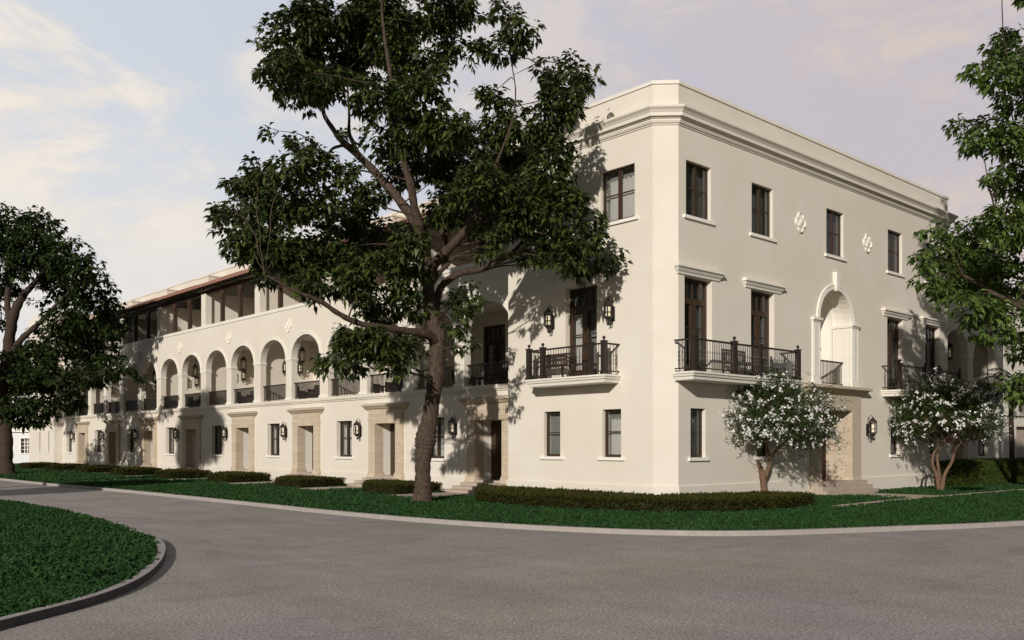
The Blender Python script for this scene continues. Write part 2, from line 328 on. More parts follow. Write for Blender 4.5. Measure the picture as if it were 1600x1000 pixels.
def make_french(par, mp, s0, s1, z0, z1, d=.2):
    fr = MB(mp); a = .09; n0, n1 = -d - .08, -d; zt = z1 - .62; c = (s0 + s1) / 2
    fr.box(s0, s0 + a, n0, n1, z0, z1).box(s1 - a, s1, n0, n1, z0, z1).box(s0 + a, s1 - a, n0, n1, z1 - .08, z1)
    fr.box(s0 + a, s1 - a, n0, n1 + .01, zt - .17, zt).box(s0 + a, s1 - a, n0, n1, z0, z0 + .28)
    fr.box(c - .12, c + .12, n0, n1 + .01, z0 + .28, zt - .17)
    cells = [(s0 + a, c - .12), (c + .12, s1 - a)]; g = []
    for i, (x, y) in enumerate(cells):
        fr.box(x, x + .06, n0, n1 - .01, z0 + .28, zt - .17) if i == 0 else fr.box(y - .06, y, n0, n1 - .01, z0 + .28, zt - .17)
        fr.box(x, y, n0 + .01, n1 - .012, z0 + 1.42, z0 + 1.455); g.append((x, y, z0 + .26, zt - .15))
    for i in range(1, 4):
        x = s0 + a + (s1 - s0 - 2 * a) * i / 4; fr.box(x - .016, x + .016, n0 + .01, n1 - .012, zt, z1 - .08)
    g.append((s0 + a, s1 - a, zt, z1 - .08))
    o = fr.build('french_door', 'bronze_frame', par); p = MB(mp)
    for x, y, za, zb in g: p.add([(x, -d - .045, za), (x, -d - .045, zb), (y, -d - .045, zb), (y, -d - .045, za)], [(0, 1, 2, 3)])
    p.build('pane', 'glass', o); MB(mp).box(s0 - .04, s1 + .04, -d - .3, -d - .28, z0, z1 + .04).build('blind', 'blind', o)
    b = MB(mp); k = 20; x0 = c + .14; x1 = s1 - .1
    top = [(x0 + (x1 - x0) * i / k, -d - .17 + .02 * math.sin(i * 1.5), zt - .2) for i in range(k + 1)]
    b.add(top + [(x, n, z0 + .1) for x, n, _ in top], [(i, i + 1, k + 2 + i, k + 1 + i) for i in range(k)]); b.build('curtain', 'curtain', o)
    MB(mp).box(c - .045, c - .02, -d + .01, -d + .06, z0 + .98, z0 + 1.14).build('handle', 'iron', o)
    return o
def make_hood(par, mp, s0, s1, z, p=.18, m='trim', name='door_hood', h=.26):
    """moulded cornice slab returned at both ends"""
    b = MB(mp); prof = [(.02, 0), (.05, .0), (.05, .05), (.09, .07), (p * .62, .13), (p * .8, .19), (p, .20), (p, h), (0, h)]
    e = p; levels = [(.04, 0), (.05, .2 * h), (p * .5, .35 * h), (p * .8, .7 * h), (p, .74 * h), (p, h)]
    for (q0, h0), (q1, h1) in zip(levels, levels[1:]):
        i0, i1 = p - q0, p - q1
        b.add([(s0 + i0, 0, z + h0), (s1 - i0, 0, z + h0), (s0 + i0, q0, z + h0), (s1 - i0, q0, z + h0), (s0 + i1, 0, z + h1), (s1 - i1, 0, z + h1), (s0 + i1, q1, z + h1), (s1 - i1, q1, z + h1)],
              [(2, 3, 7, 6), (0, 2, 6, 4), (3, 1, 5, 7)])
    q0, h0 = levels[0]; i0 = p - q0
    b.add([(s0 + i0, 0, z), (s1 - i0, 0, z), (s1 - i0, q0, z), (s0 + i0, q0, z)], [(0, 1, 2, 3)])
    b.add([(s0, 0, z + h), (s1, 0, z + h), (s1, p, z + h), (s0, p, z + h), (s0 + p * .6, 0, z + h + .06), (s1 - p * .6, 0, z + h + .06)], [(3, 2, 5, 4), (0, 3, 4), (1, 5, 2)])
    return b.build(name, m, par)
def make_sconce(par, mp, s, z, out=.24, sc=1.0):
    b = MB(mp); r = .135 * sc; n = out; h = .36 * sc
    b.box(s - .07, s + .07, 0, .03, z - .30 * sc, z + .16 * sc)                     # back plate
    for q in range(6):
        a = math.pi / 3 * q; x = s + r * math.cos(a); y = n + r * math.sin(a)
        b.box(x - .012, x + .012, y - .012, y + .012, z - h * .5, z + h * .5)
    hexp = lambda rr, zz: [(s + rr * math.cos(math.pi / 3 * q), n + rr * math.sin(math.pi / 3 * q), zz) for q in range(6)]
    def frus(r0, z0, r1, z1):
        b.add(hexp(r0, z0) + hexp(r1, z1), [(i, (i + 1) % 6, 6 + (i + 1) % 6, 6 + i) for i in range(6)] + [(0, 1, 2, 3, 4, 5), (6, 7, 8, 9, 10, 11)])
    frus(r * 1.12, z + h * .5, r * 1.12, z + h * .5 + .07); frus(r * 1.12, z + h * .5 + .07, r * .25, z + h * .5 + .20); frus(.02, z + h * .5 + .20, .03, z + h * .5 + .24)
    frus(r * 1.08, z - h * .5 - .04, r * 1.08, z - h * .5); frus(r * .3, z - h * .5 - .12, r * .9, z - h * .5 - .04); frus(r * 1.02, z - h * .12, r * 1.02, z - h * .08)
    T = lambda pts, rad=.011: b.tube([(s + x, y, zz) for x, y, zz in pts], rad, 5)
    zt = z + h * .5 + .22; zb = z - h * .5 - .10
    T([(0, .03, z + .05), (0, .05, zt - .05), (0, .11, zt + .06), (0, .18, zt + .08), (0, .25, zt)])         # top loop
    T([(0, .03, z - .22), (0, .07, zb - .12), (0, .15, zb - .16), (0, .22, zb - .06)], .018)               # lower bracket
    for sg in (-1, 1): T([(0, n, zb), (sg * .09, n, zb - .03), (sg * .13, n, zb + .03), (sg * .09, n, zb + .06)], .009); T([(0, n - .06, zb - .10), (sg * .06, n - .06, zb - .16), (sg * .09, n - .06, zb - .11)], .008)
    T([(0, n, zb), (0, n, zb - .16)], .012)
    o = b.build('wall_lantern', 'iron', par)
    g = MB(mp); g.add([(s + .075 * sc * math.cos(2 * math.pi * j / 10), n + .075 * sc * math.sin(2 * math.pi * j / 10), zz) for zz in (z - h * .46, z + h * .36) for j in range(10)],
                      [(j, (j + 1) % 10, 10 + (j + 1) % 10, 10 + j) for j in range(10)] + [tuple(range(10)), tuple(range(10, 20))])
    g.build('lamp_glass', 'lamp_glass', o, True); return o
def rail_run(b, P0, P1, z0, z1, sp=.115, rb=.010, turned=False):
    """railing between two (s,n) points"""
    P0 = np.array(P0, float); P1 = np.array(P1, float); Ln = np.linalg.norm(P1 - P0); d = (P1 - P0) / Ln; w = np.array([-d[1], d[0]])
    def bar(za, zb, hw):
        q = [P0 - w * hw, P0 + w * hw, P1 + w * hw, P1 - w * hw]
        b.add([(x, y, za) for x, y in q] + [(x, y, zb) for x, y in q], [(0, 1, 2, 3), (7, 6, 5, 4), (0, 4, 5, 1), (1, 5, 6, 2), (2, 6, 7, 3), (3, 7, 4, 0)])
    bar(z1 - .05, z1, .032); bar(z0 + .07, z0 + .105, .016)
    k = max(1, int(Ln / sp))
    for i in range(1, k):
        x, y = P0 + d * Ln * i / k
        if turned: b.lathe(x, y, [(rb, z0 + .1), (rb, z0 + .28), (rb * 2.0, z0 + .34), (rb * 1.1, z0 + .40), (rb * 1.5, z0 + .46), (rb * 1.1, z0 + .52), (rb * 2., z0 + .58), (rb, z0 + .64), (rb, z1 - .05)], 6)
        else: b.box(x - rb, x + rb, y - rb, y + rb, z0 + .1, z1 - .05)
def make_balcony(par, mp, s0, s1, posts, ztop=3.79, p=.78, name='balcony'):
    """corbelled slab with iron railing; s0,s1 slab ends at the top edge"""
    b = MB(mp); lv = [(p, ztop), (p, ztop - .055), (p - .03, ztop - .065), (p - .05, ztop - .13), (p - .09, ztop - .15), (p - .11, ztop - .235), (p - .13, ztop - .25)]
    for (q0, h0), (q1, h1) in zip(lv, lv[1:]):
        i0, i1 = p - q0, p - q1
        b.add([(s0 + i0, 0, h0), (s0 + i0, q0, h0), (s1 - i0, q0, h0), (s1 - i0, 0, h0), (s0 + i1, 0, h1), (s0 + i1, q1, h1), (s1 - i1, q1, h1), (s1 - i1, 0, h1)], [(0, 1, 5, 4), (1, 2, 6, 5), (2, 3, 7, 6)])
    q, h = lv[-1]; i = p - q
    b.add([(s0 + i, 0, h), (s0 + i, q, h), (s1 - i, q, h), (s1 - i, 0, h)], [(0, 1, 2, 3)]).add([(s0, 0, ztop), (s0, p, ztop), (s1, p, ztop), (s1, 0, ztop)], [(0, 3, 2, 1)])
    o = b.build(name, 'trim', par)
    r = MB(mp); zt = ztop + .98; zb = ztop + .02; e = .10; n = p - .1
    a, c = s0 + e, s1 - e
    rail_run(r, (a, n), (c, n), zb, zt, turned=True); rail_run(r, (a, 0.), (a, n), zb, zt, turned=True); rail_run(r, (c, 0.), (c, n), zb, zt, turned=True)
    r.build('railing', 'iron', o)
    for s in posts:
        w = .075; q = MB(mp); q.box(s - w, s + w, n - w, n + w, ztop + .002, zt + .03).box(s - w - .02, s + w + .02, n - w - .02, n + w + .02, zt + .03, zt + .06)
        q.lathe(s, n, [(.03, zt + .06), (.022, zt + .09), (.05, zt + .13), (.055, zt + .16), (.03, zt + .19), (.012, zt + .21)], 8)
        q.box(s - w - .015, s + w + .015, n - w - .015, n + w + .015, ztop + .002, ztop + .09); q.build('post', 'iron', o)
    return o
def make_quatrefoil(par, mp, s, z, r=.36):
    b = MB(mp); lobes = [(0, .5), (.42, 0), (0, -.5), (-.42, 0)]
    for lx, lz in lobes:
        cx, cz = s + lx * r, z + lz * r; rr = r * .52; k = 14
        for (ra, na), (rb, nb) in zip([(1, 0), (1, .045), (.86, .06), (.72, .045), (.66, .014)], [(1, .045), (.86, .06), (.72, .045), (.66, .014), (.05, .03)]):
            A = [(cx + rr * ra * math.cos(2 * math.pi * j / k), na + .0006 * lobes.index((lx, lz)), cz + rr * ra * math.sin(2 * math.pi * j / k)) for j in range(k)]
            B = [(cx + rr * rb * math.cos(2 * math.pi * j / k), nb + .0006 * lobes.index((lx, lz)), cz + rr * rb * math.sin(2 * math.pi * j / k)) for j in range(k)]
            b.add(A + B, [(j, (j + 1) % k, k + (j + 1) % k, k + j) for j in range(k)])
    k = 14; rr = r * .26
    for (ra, na), (rb, nb) in zip([(1.15, .0), (1.1, .055), (.6, .085)], [(1.1, .055), (.6, .085), (.02, .09)]):
        b.add([(s + rr * ra * math.cos(2 * math.pi * j / k), na, z + rr * ra * math.sin(2 * math.pi * j / k)) for j in range(k)] + [(s + rr * rb * math.cos(2 * math.pi * j / k), nb, z + rr * rb * math.sin(2 * math.pi * j / k)) for j in range(k)], [(j, (j + 1) % k, k + (j + 1) % k, k + j) for j in range(k)])
    return b.build('quatrefoil_ornament', 'trim', par, True)
def make_archivolt(par, mp, a, b_, zs, zc, w=.17, n=.05, name='arch_moulding'):
    b = MB(mp); pin = arc_pts(a, b_, zs, zc, 22); 
    def off(e): return arc_pts(a - e, b_ + e, zs, zc + e, 22)
    rows = [(off(0), .0), (off(0), n), (off(w * .45), n), (off(w * .5), n * .55), (off(w * .6), n * .55), (off(w * .66), n * 1.15), (off(w), n * 1.15), (off(w), 0)]
    for (r0, n0), (r1, n1) in zip(rows, rows[1:]):
        for i in range(22):
            b.add([(r0[i][0], n0, r0[i][1]), (r1[i][0], n1, r1[i][1]), (r1[i + 1][0], n1, r1[i + 1][1]), (r0[i + 1][0], n0, r0[i + 1][1])], [(0, 1, 2, 3)])
    return b.build(name, 'trim', par)
GL = -.17      # lawn level
def make_steps(par, mp, c, half, n0, ztop, m='walk_stone', treads=3):
    b = MB(mp); rise = (ztop - GL) / treads
    for i in range(treads):
        b.box(c - half - .10 * i, c + half + .10 * i, n0 - .02 - i * .001, n0 + .34 * (i + 1), GL - .05, ztop - rise * i)
    return b.build('steps', m, par)

# ------------------------------------------------------------------ corner building
XL = 19.8; YE = 7.07; CH = .542
ML = Map('L'); MR = Map('R')
corner = empty('corner_building', (0, 0, 0), 'cream stucco three storey corner building with chamfered edge, deep cornice and iron balconies', 'building')
lw_holes = [(1.8, 2.58, 1.23, 2.74), (4.47, 5.25, 1.23, 2.74), (2.82, 4.22, 3.80, 6.77), (1.25, 2.65, 8.62, 10.28), (4.95, 6.35, 8.62, 10.28)]
rw_holes = [(.98, 1.84, 1.23, 2.74)] if 0 else []
RW = [(1.14, 1.90), (4.72, 5.48), (14.34, 15.10), (17.9, 18.66)]; RD = [(.84, 2.24), (4.4, 5.8), (14.05, 15.45), (17.55, 18.95)]; R3 = [(.91, 2.18), (4.44, 5.71), (9.27, 10.53), (14.1, 15.36), (17.6, 18.87)]
PC, PH = 9.9, 1.12     # portal centre, half opening
NA, NB, NS, NC = 8.75, 11.08, 6.2, 7.36   # niche
rholes = [(a, b, 1.23, 2.74) for a, b in RW] + [(a, b, 3.80, 6.75) for a, b in RD] + [(a, b, 8.6, 10.28) for a, b in R3] + [(PC - PH, PC + PH, GL, 2.9), (NA, NB, 3.80, NS, NC)]
w = MB(ML); w.wall(CH, YE, GL - .1, 12.5, lw_holes, t=.34, ends=False)
w.m = MR; w.wall(CH, XL, GL - .1, 12.5, rholes, t=.34, ends=False)
w.m = W0; z0 = GL - .1
w.add([(0, CH, z0), (CH, 0, z0), (CH, 0, 12.5), (0, CH, 12.5)], [(0, 1, 2, 3)])
w.add([(XL, 0, z0), (XL, 9, z0), (XL, 9, 12.5), (XL, 0, 12.5)], [(0, 1, 2, 3)]); w.add([(0, YE, z0), (5, YE, z0), (5, YE, 12.5), (0, YE, 12.5)], [(0, 3, 2, 1)])
w.add([(5, YE, z0), (5, 9, z0), (5, 9, 12.5), (5, YE, 12.5)], [(0, 3, 2, 1)]); w.add([(5, 9, z0), (XL, 9, z0), (XL, 9, 12.5), (5, 9, 12.5)], [(0, 3, 2, 1)])
w.build('wall', 'stucco', corner)
CP = [(5, YE), (0, YE), (0, CH), (CH, 0), (XL, 0), (XL, 9)]
# plinth, interrupted by the portal
pl = [(0, GL - .1), (.045, GL - .1), (.045, .36), (.02, .385), (0, .39)]
MB().sweep(CP[:4] + [(8.02, 0)], pl).build('plinth', 'stucco', corner); MB().sweep([(11.78, 0)] + CP[4:], pl).build('plinth', 'stucco', corner)
cor = [(0, 11.25), (.03, 11.25), (.03, 11.28), (.07, 11.30), (.10, 11.36), (.10, 11.41), (.14, 11.42), (.14, 11.455), (.22, 11.46), (.22, 11.56), (.235, 11.575), (.26, 11.62), (.31, 11.67), (.33, 11.69), (.33, 11.755), (0, 11.80)]
MB().sweep(CP, cor).build('cornice', 'stucco', corner)
MB().sweep(CP, [(-.3, 12.48), (.04, 12.48), (.04, 12.585), (-.3, 12.60)]).build('coping', 'trim', corner)
MB().add([(x, y, 11.9) for x, y in [(0, YE), (0, CH), (CH, 0), (XL, 0), (XL, 9), (5, 9), (5, YE)]], [tuple(range(7))]).build('roof', 'roofing', corner)
for i, (a, b_, c0, c1) in enumerate(lw_holes):
    if i == 2: make_french(corner, ML, a, b_, c0, c1)
    else: make_window(corner, ML, a, b_, c0, c1, 1 if i < 2 else 2, .13 if i < 2 else .12, curtain=[3, 0, 0, 1, 1][i], sillw=.16)
make_hood(corner, ML, 2.5, 4.54, 6.79)
make_balcony(corner, ML, 1.78, 5.38, [1.90, 2.45, 4.60, 5.26])
for s in (2.12, 4.80): make_sconce(corner, ML, s, 5.80)
for i, (a, b_) in enumerate(RW): make_window(corner, MR, a, b_, 1.23, 2.74, 1, .13, curtain=[2, 3, 2, 3][i], sillw=.12)
for i, (a, b_) in enumerate(RD): make_french(corner, MR, a, b_, 3.80, 6.75); make_hood(corner, MR, a - .5, b_ + .5, 6.78)
for i, (a, b_) in enumerate(R3): make_window(corner, MR, a, b_, 8.6, 10.28, 2, .12, curtain=[2, 3, 2, 3, 0][i], sillw=.14)
make_balcony(corner, MR, .27, 6.3, [.42, 2.45, 3.85, 6.15]); make_balcony(corner, MR, 13.5, 19.53, [13.66, 15.95, 17.35, 19.38])
for s in (7.45, 12.35): make_quatrefoil(corner, MR, s, 9.44); make_sconce(corner, MR, s if s > 8 else 7.45, 2.28)
# portal
b = MB(MR); o0, o1, i0, i1 = PC - 1.80, PC + 1.80, PC - PH, PC + PH
b.box(o0, i0, -.02, .10, .29, 2.9).box(i1, o1, -.02, .10, .29, 2.9).box(o0, o1, -.02, .10, 2.9, 3.44)
b.box(o0 - .05, i0 - .012, -.02, .16, GL - .05, .29).box(i1 + .012, o1 + .05, -.02, .16, GL - .05, .29)
b.taper(o0 - .02, i0 + .0, .10, .13, .29, .40, -.02).taper(i1, o1 + .02, .10, .13, .29, .40, -.02)
portal = b.build('entrance_surround', 'limestone_lintel', corner)
b = MB(MR)
for a, c in ((i0 + .006, i0 - .3), (i1 - .006, i1 + .3)): b.box(min(a, c), max(a, c), -.98, .094, -.1, 2.896)
b.box(i0 - .3, i1 + .3, -1.25, -.002, 2.893, 3.1); b.build('passage_lining', 'limestone', portal)
b = MB(MR); b.box(i0 - .25, i1 + .25, -1.06, -.985, .29, 2.9)
for x in (i0 + .12, PC + .06):
    for zz in (.45, 1.2, 2.0): b.box(x, x + .9, -.985, -.97, zz, zz + .6)
d = b.build('front_door', 'door_wood', corner); MB(MR).box(PC - .06, PC - .03, -.97, -.92, 1.2, 1.5).build('handle', 'iron', d)
MB(MR).box(i0 + .008, i1 - .008, -1.25, .09, -.1, .288).build('threshold', 'walk_stone', corner)
make_hood(corner, MR, PC - 2.22, PC + 2.22, 3.44, .36, 'limestone_lintel', 'entrance_cornice', .33)
b = MB(MR)
for i in range(3): b.box(PC - 1.80 - .06 * i, PC + 1.80 + .06 * i, .165 + .001 * i, .34 + .2 * i, GL - .05, .284 - .15 * i)
b.build('steps', 'walk_stone', corner)
# niche over the portal
b = MB(MR); r = (NB - NA) / 2; c = (NA + NB) / 2; dep = .72; k = 16
prof = arc_pts(NA, NB, NS, NC, k)
outl = [(NA, 3.80)] + prof + [(NB, 3.80)]
for (x0, y0), (x1, y1) in zip(outl, outl[1:]): b.add([(x0, -.33, y0), (x0, -dep, y0), (x1, -dep, y1), (x1, -.33, y1)], [(0, 1, 2, 3)])
rr = r - .12
for i in range(k):           # apse
    a0, a1 = math.pi * i / k, math.pi * (i + 1) / k
    p0 = (c - rr * math.cos(a0), -dep - .62 * math.sin(a0)); p1 = (c - rr * math.cos(a1), -dep - .62 * math.sin(a1))
    b.add([(*p0, 3.8), (*p0, NS), (*p1, NS), (*p1, 3.8)], [(0, 1, 2, 3)])
    m_ = 8
    for j in range(m_):
        t0, t1 = math.pi / 2 * j / m_, math.pi / 2 * (j + 1) / m_
        f = lambda a, t: (c - rr * math.cos(a) * math.cos(t), -dep - .62 * math.sin(a) * math.cos(t), NS + (NC - NS - .12) * math.sin(t))
        b.add([f(a0, t0), f(a0, t1), f(a1, t1), f(a1, t0)], [(0, 1, 2, 3)])
b.wall(NA - .1, NB + .1, 3.8, NC + .1, [(c - rr, c + rr, 3.8, NS, NC - .12)], n=-dep, t=.02, ends=False, top=False)
b.box(NA, NB, -1.5, -.0, 3.70, 3.80)
niche = b.build('arched_niche', 'trim', corner)
for a, c_, x0, x1, xa, xb in ((NA - .50, NA, NA + .001, NA + .05, NA + .002, NA + .09), (NB, NB + .50, NB - .05, NB - .001, NB - .09, NB - .002)):
    b = MB(MR); b.box(a, c_, 0, .06, 3.95, 6.06); b.box(a - .03, c_ + .03, 0, .09, 3.80, 3.95); b.box(a - .03, c_ + .03, 0, .09, 6.06, 6.11); b.box(a - .06, c_ + .06, 0, .13, 6.11, 6.20)
    for x in (a + .07, c_ - .09): b.box(x, x + .02, .06, .07, 4.1, 5.95)
    b.box(x0, x1, -.70, -.02, 3.81, 6.06); b.box(xa, xb, -.72, -.001, 6.06, 6.18)
    for y in (-.6, -.15): b.box(x0 - .01, x1 + .01, y, y + .03, 4.0, 5.9)
    b.build('pilaster', 'trim', niche)
make_archivolt(niche, MR, NA, NB, NS, NC, .20, .05)
b = MB(MR); kx = (NA + NB) / 2; b.add([(kx - .10, 0, 7.30), (kx + .10, 0, 7.30), (kx + .19, 0, 7.98), (kx - .19, 0, 7.98), (kx - .10, .12, 7.30), (kx + .10, .12, 7.30), (kx + .17, .16, 7.98), (kx - .17, .16, 7.98)], [(4, 5, 6, 7), (0, 4, 7, 3), (5, 1, 2, 6), (3, 7, 6, 2), (0, 1, 5, 4)]); b.build('keystone', 'trim', niche)
b = MB(MR); rail_run(b, (NA + .05, -.30), (NB - .06, -.30), 3.83, 4.76, .1); b.build('railing', 'iron', niche)

# ------------------------------------------------------------------ townhouse unit (local: y 0..6.85, facade x = 0)
U = 6.85; LD = 3.28
def make_unit(mp, mirrored=False, name='townhouse', roof=True):
    """s runs away from the corner building"""
    root = empty(name)
    T = .32
    pc, ph = 1.59, .77
    arches = [(.375, 3.125), (3.725, 6.475)]
    g = .018
    w = MB(mp)
    w.wall(g, U - g, GL - .1, 3.87, [(pc - ph - .01, pc + ph + .01, GL - .1, 2.572), (4.38, 5.70, 1.08, 2.73)], t=T, top=False)
    w.wall(g, U - g, 3.87, 8.45, [(a, b_, 3.87, 5.97, 7.05) for a, b_ in arches], t=T)
    w.box(-g, g, -.30, -.02, GL - .1, 3.87); w.box(-g, g, -.30, -.02, 3.87, 8.41)
    w.wall(.15, U - .15, 3.87, 7.35, [(4.42, 5.86, 3.87, 6.76)], n=-LD, t=.2)                 # loggia back wall
    w.wall(.15, U - .15, 7.55, 12.3, [(.7, 2.1, 7.55, 10.4), (4.6, 5.6, 8.5, 10.4)], n=-LD, t=.2)
    w.box(U - .15, U + .15, -LD - .2, -T - .002, 3.87, 10.55)            # party wall
    w.box(U - .30, U + .30, -T - .05, .0, 8.612, 10.5)                   # pier face on the terrace
    w.box(-.15, U + .15, -LD - 8.4, -LD - .2, 12.3, 12.5)
    w.build('wall', 'stucco', root)
    MB(mp).box(.0, U, -LD - .1, -T - .003, 3.60, 3.862).build('floor_slab', 'trim', root); MB(mp).box(.0, U, -LD + .001, -T - .003, 7.352, 7.55).build('floor_slab', 'trim', root)
    b = MB(mp)   # string course
    b.add([(x, q, z) for x in (0, U) for q, z in [(-.05, 3.66), (.05, 3.66), (.05, 3.70), (.10, 3.73), (.12, 3.80), (.12, 3.875), (.0, 3.89), (-.05, 3.89)]], [tuple([i, i + 1, 9 + i, 8 + i]) for i in range(7)]); b.build('string_course', 'stucco', root)
    for x0, x1 in ((0, pc - ph - .6), (pc + ph + .6, U)): MB(mp).box(x0, x1, -.003, .035, GL - .1, .385).build('plinth', 'stucco', root)
    b = MB(mp); b.box(0, U, -T - .04, .04, 8.45, 8.61); b.build('parapet_cap', 'trim', root)
    # pier capitals and bases
    for a, c in ((-.375, .375), (3.125, 3.725)):
        b = MB(mp); e = .04
        b.box(a - e, c + e, -T - e, e, 5.90, 5.97).box(a - e * .5, c + e * .5, -T - e * .5, e * .5, 5.85, 5.90); b.build('pier_capital', 'trim', root); MB(mp).box(a - e, c + e, -T - e, e, 3.892, 4.00).build('pier_base', 'trim', root)
    for a, c in arches: make_archivolt(root, mp, a, c, 5.97, 7.05, .17, .035)
    make_quatrefoil(root, mp, U / 2, 7.63, .34)
    for a, c in arches:
        b = MB(mp); rail_run(b, (a, -.16), (c, -.16), 3.90, 4.74, .095, .013); b.build('railing', 'iron', root)
    make_window(root, mp, 4.38, 5.70, 1.08, 2.73, 2, .2, curtain=1, sillw=.1)
    m2 = Map(mp.k, mp.o + LD if mp.k == 'L' else mp.o + LD)
    make_french(root, m2, 4.42, 5.86, 3.87, 6.76, .05); make_french(root, m2, .7, 2.1, 7.55, 10.4, .05); make_window(root, m2, 4.6, 5.6, 8.5, 10.4, 2, .05)
    # sconces: beside the door, two on the party wall
    make_sconce(root, mp, 3.62, 2.31, .22)
    mp3 = Map('R', U - .15) if mp.k == 'L' else Map('LX', 0)
    if mp.k == 'L':
        for xx in (1.45, 2.35): make_sconce(root, Map('R', U - .15), xx, 5.82, .22)
    # pendant
    b = MB(mp); s_, n_ = 4.95, -1.6; b.tube([(s_, n_, 7.35), (s_, n_, 6.75)], .012, 5)
    b.lathe(s_, n_, [(.03, 6.8), (.09, 6.72), (.18, 6.62), (.18, 6.58)], 6).lathe(s_, n_, [(.16, 6.06), (.16, 6.02), (.06, 5.95), (.02, 5.88)], 6)
    for q in range(6): a = math.pi / 3 * q; b.box(s_ + .15 * math.cos(a) - .01, s_ + .15 * math.cos(a) + .01, n_ + .15 * math.sin(a) - .01, n_ + .15 * math.sin(a) + .01, 6.06, 6.58)
    o = b.build('pendant_lantern', 'iron', root); MB(mp).lathe(s_, n_, [(.06, 6.1), (.06, 6.45)], 8).build('lamp_glass', 'lamp_glass', o)
    # portico
    b = MB(mp); po = 1.28
    b.box(pc - po, pc - ph, -.34, .10, .29, 2.56).box(pc + ph, pc + po, -.34, .10, .29, 2.56)
    b.box(pc - po, pc + po, -.02, .10, 2.76, 3.15).box(pc - po, pc + po, -.34, .10, 2.56, 2.76)
    for a, c in ((pc - po, pc - ph), (pc + ph, pc + po)):
        b.box(a - .04, c + .04, -.34, .14, .29, .40).box(a - .02, c + .02, -.34, .12, .40, .46); b.box(a - .06, c + .05, -.35, .17, GL - .05, .289)
        b.box(a - .03, c + .03, -.34, .13, 2.70, 2.765).box(a - .015, c + .015, -.34, .115, 2.62, 2.70)
    b.build('door_surround', 'limestone', root)
    make_hood(root, mp, pc - 1.66, pc + 1.66, 3.12, .24, 'limestone_lintel', 'door_cornice', .27)
    b = MB(mp); b.box(pc - ph - .1, pc - ph + .001, -.72, -.345, GL, 2.6).box(pc + ph - .001, pc + ph + .1, -.72, -.345, GL, 2.6).box(pc - ph, pc + ph, -.72, -.345, 2.56, 2.66)
    b.build('porch_lining', 'white_door', root)
    b = MB(mp); b.box(pc - ph - .1, pc + ph + .1, -.80, -.721, .2, 2.66)
    for zz in (.5, 1.5): b.box(pc - .5, pc - .06, -.721, -.70, zz, zz + .8).box(pc + .06, pc + .5, -.721, -.70, zz, zz + .8)
    d = b.build('front_door', 'bronze_frame', root); MB(mp).box(pc - .55, pc - .52, -.70, -.65, 1.2, 1.45).build('handle', 'iron', d)
    MB(mp).box(pc - ph + .004, pc + ph - .004, -.72, .09, -.1, .288).build('threshold', 'walk_stone', root)
    make_steps(root, mp, pc, 1.15, .17, .20, treads=3)
    if roof:
        b = MB(mp); ce = .55; z_e, z_r = 10.74, 12.5; k = int(U / .2)
        nseg = k * 8; rows = 2
        for layer in range(1):
            vs = []
            for j, (n_, z_) in enumerate([(ce, z_e), (-LD, z_r)]):
                for i in range(nseg + 1):
                    s_ = U * i / nseg; vs.append((s_, n_, z_ + .055 * abs(math.sin(math.pi * s_ * k / U)) + .02))
            for i in range(nseg + 1): s_ = U * i / nseg; vs.append((s_, ce, z_e - .03 + .02 * abs(math.sin(math.pi * s_ * k / U))))
            b.add(vs, [(i, i + 1, nseg + 2 + i, nseg + 1 + i) for i in range(nseg)] + [(2 * nseg + 2 + i, 2 * nseg + 3 + i, i + 1, i) for i in range(nseg)])
        b.build('tiled_roof', 'terracotta', root)
        b = MB(mp); b.add([(0, ce - .02, z_e - .035), (U, ce - .02, z_e - .035), (U, -LD, z_r - .04), (0, -LD, z_r - .04)], [(0, 1, 2, 3)])
        for i in range(13):   # rafter tails with shaped ends
            s_ = U * (i + .5) / 13; sl_ = (z_r - z_e) / (LD + ce)
            b.add([(s_ + dx, n_, z_e - .04 + sl_ * (ce - n_) - dz) for dx in (-.045, .045) for n_, dz in ((ce - .06, 0), (ce - .06, .07), (ce - .2, .17), (-1.2, .17), (-1.2, 0))], [(0, 1, 2, 3, 4), (9, 8, 7, 6, 5), (0, 5, 6, 1), (1, 6, 7, 2), (2, 7, 8, 3)])
        b.box(.0, U, -.24, -.06, 10.42, 10.68); b.build('roof_timbers', 'dark_timber', root)
        for s_ in (U / 3, 2 * U / 3):
            b = MB(mp); b.box(s_ - .10, s_ + .10, -.25, -.05, 8.612, 10.2).box(s_ - .14, s_ + .14, -.29, -.01, 10.0, 10.08).box(s_ - .30, s_ + .30, -.22, -.08, 10.3, 10.42).box(s_ - .2, s_ + .2, -.23, -.07, 10.2, 10.3); b.build('timber_post', 'dark_timber', root)
        b = MB(mp); b.wall(.0, U, 12.3, 12.95, n=-LD - .001, t=.3, ends=False); b.box(0, U, -LD - .34, -LD + .04, 12.95, 13.03)
        b.box(4.4, 6.2, -LD, -LD + 1.05, 11.6, 12.42).box(4.36, 6.24, -LD, -LD + 1.09, 12.42, 12.50); b.build('upper_parapet', 'stucco', root)
    return root
proto = make_unit(Map('L'))
ORD = ['first', 'second', 'third', 'fourth', 'fifth', 'sixth', 'seventh', 'eighth']
A0 = 7.4; units = []
for k in range(8):
    o = proto if k == 0 else copy_tree(proto)
    o.location = (.8, A0 + U * k, 0)
    tag(o, f'cream arcaded townhouse with tiled eave, {ORD[k]} in the row from the corner' if k < 7 else 'farthest cream arcaded townhouse, standing against the end pavilion', 'townhouse', 'townhouses in the arcaded row'); units.append(o)
su = make_unit(Map('R'), name='townhouse'); su.location = (20.95, .8, 0)
tag(su, 'arcaded cream townhouse right of the corner building, half hidden by the right hand tree', 'townhouse')
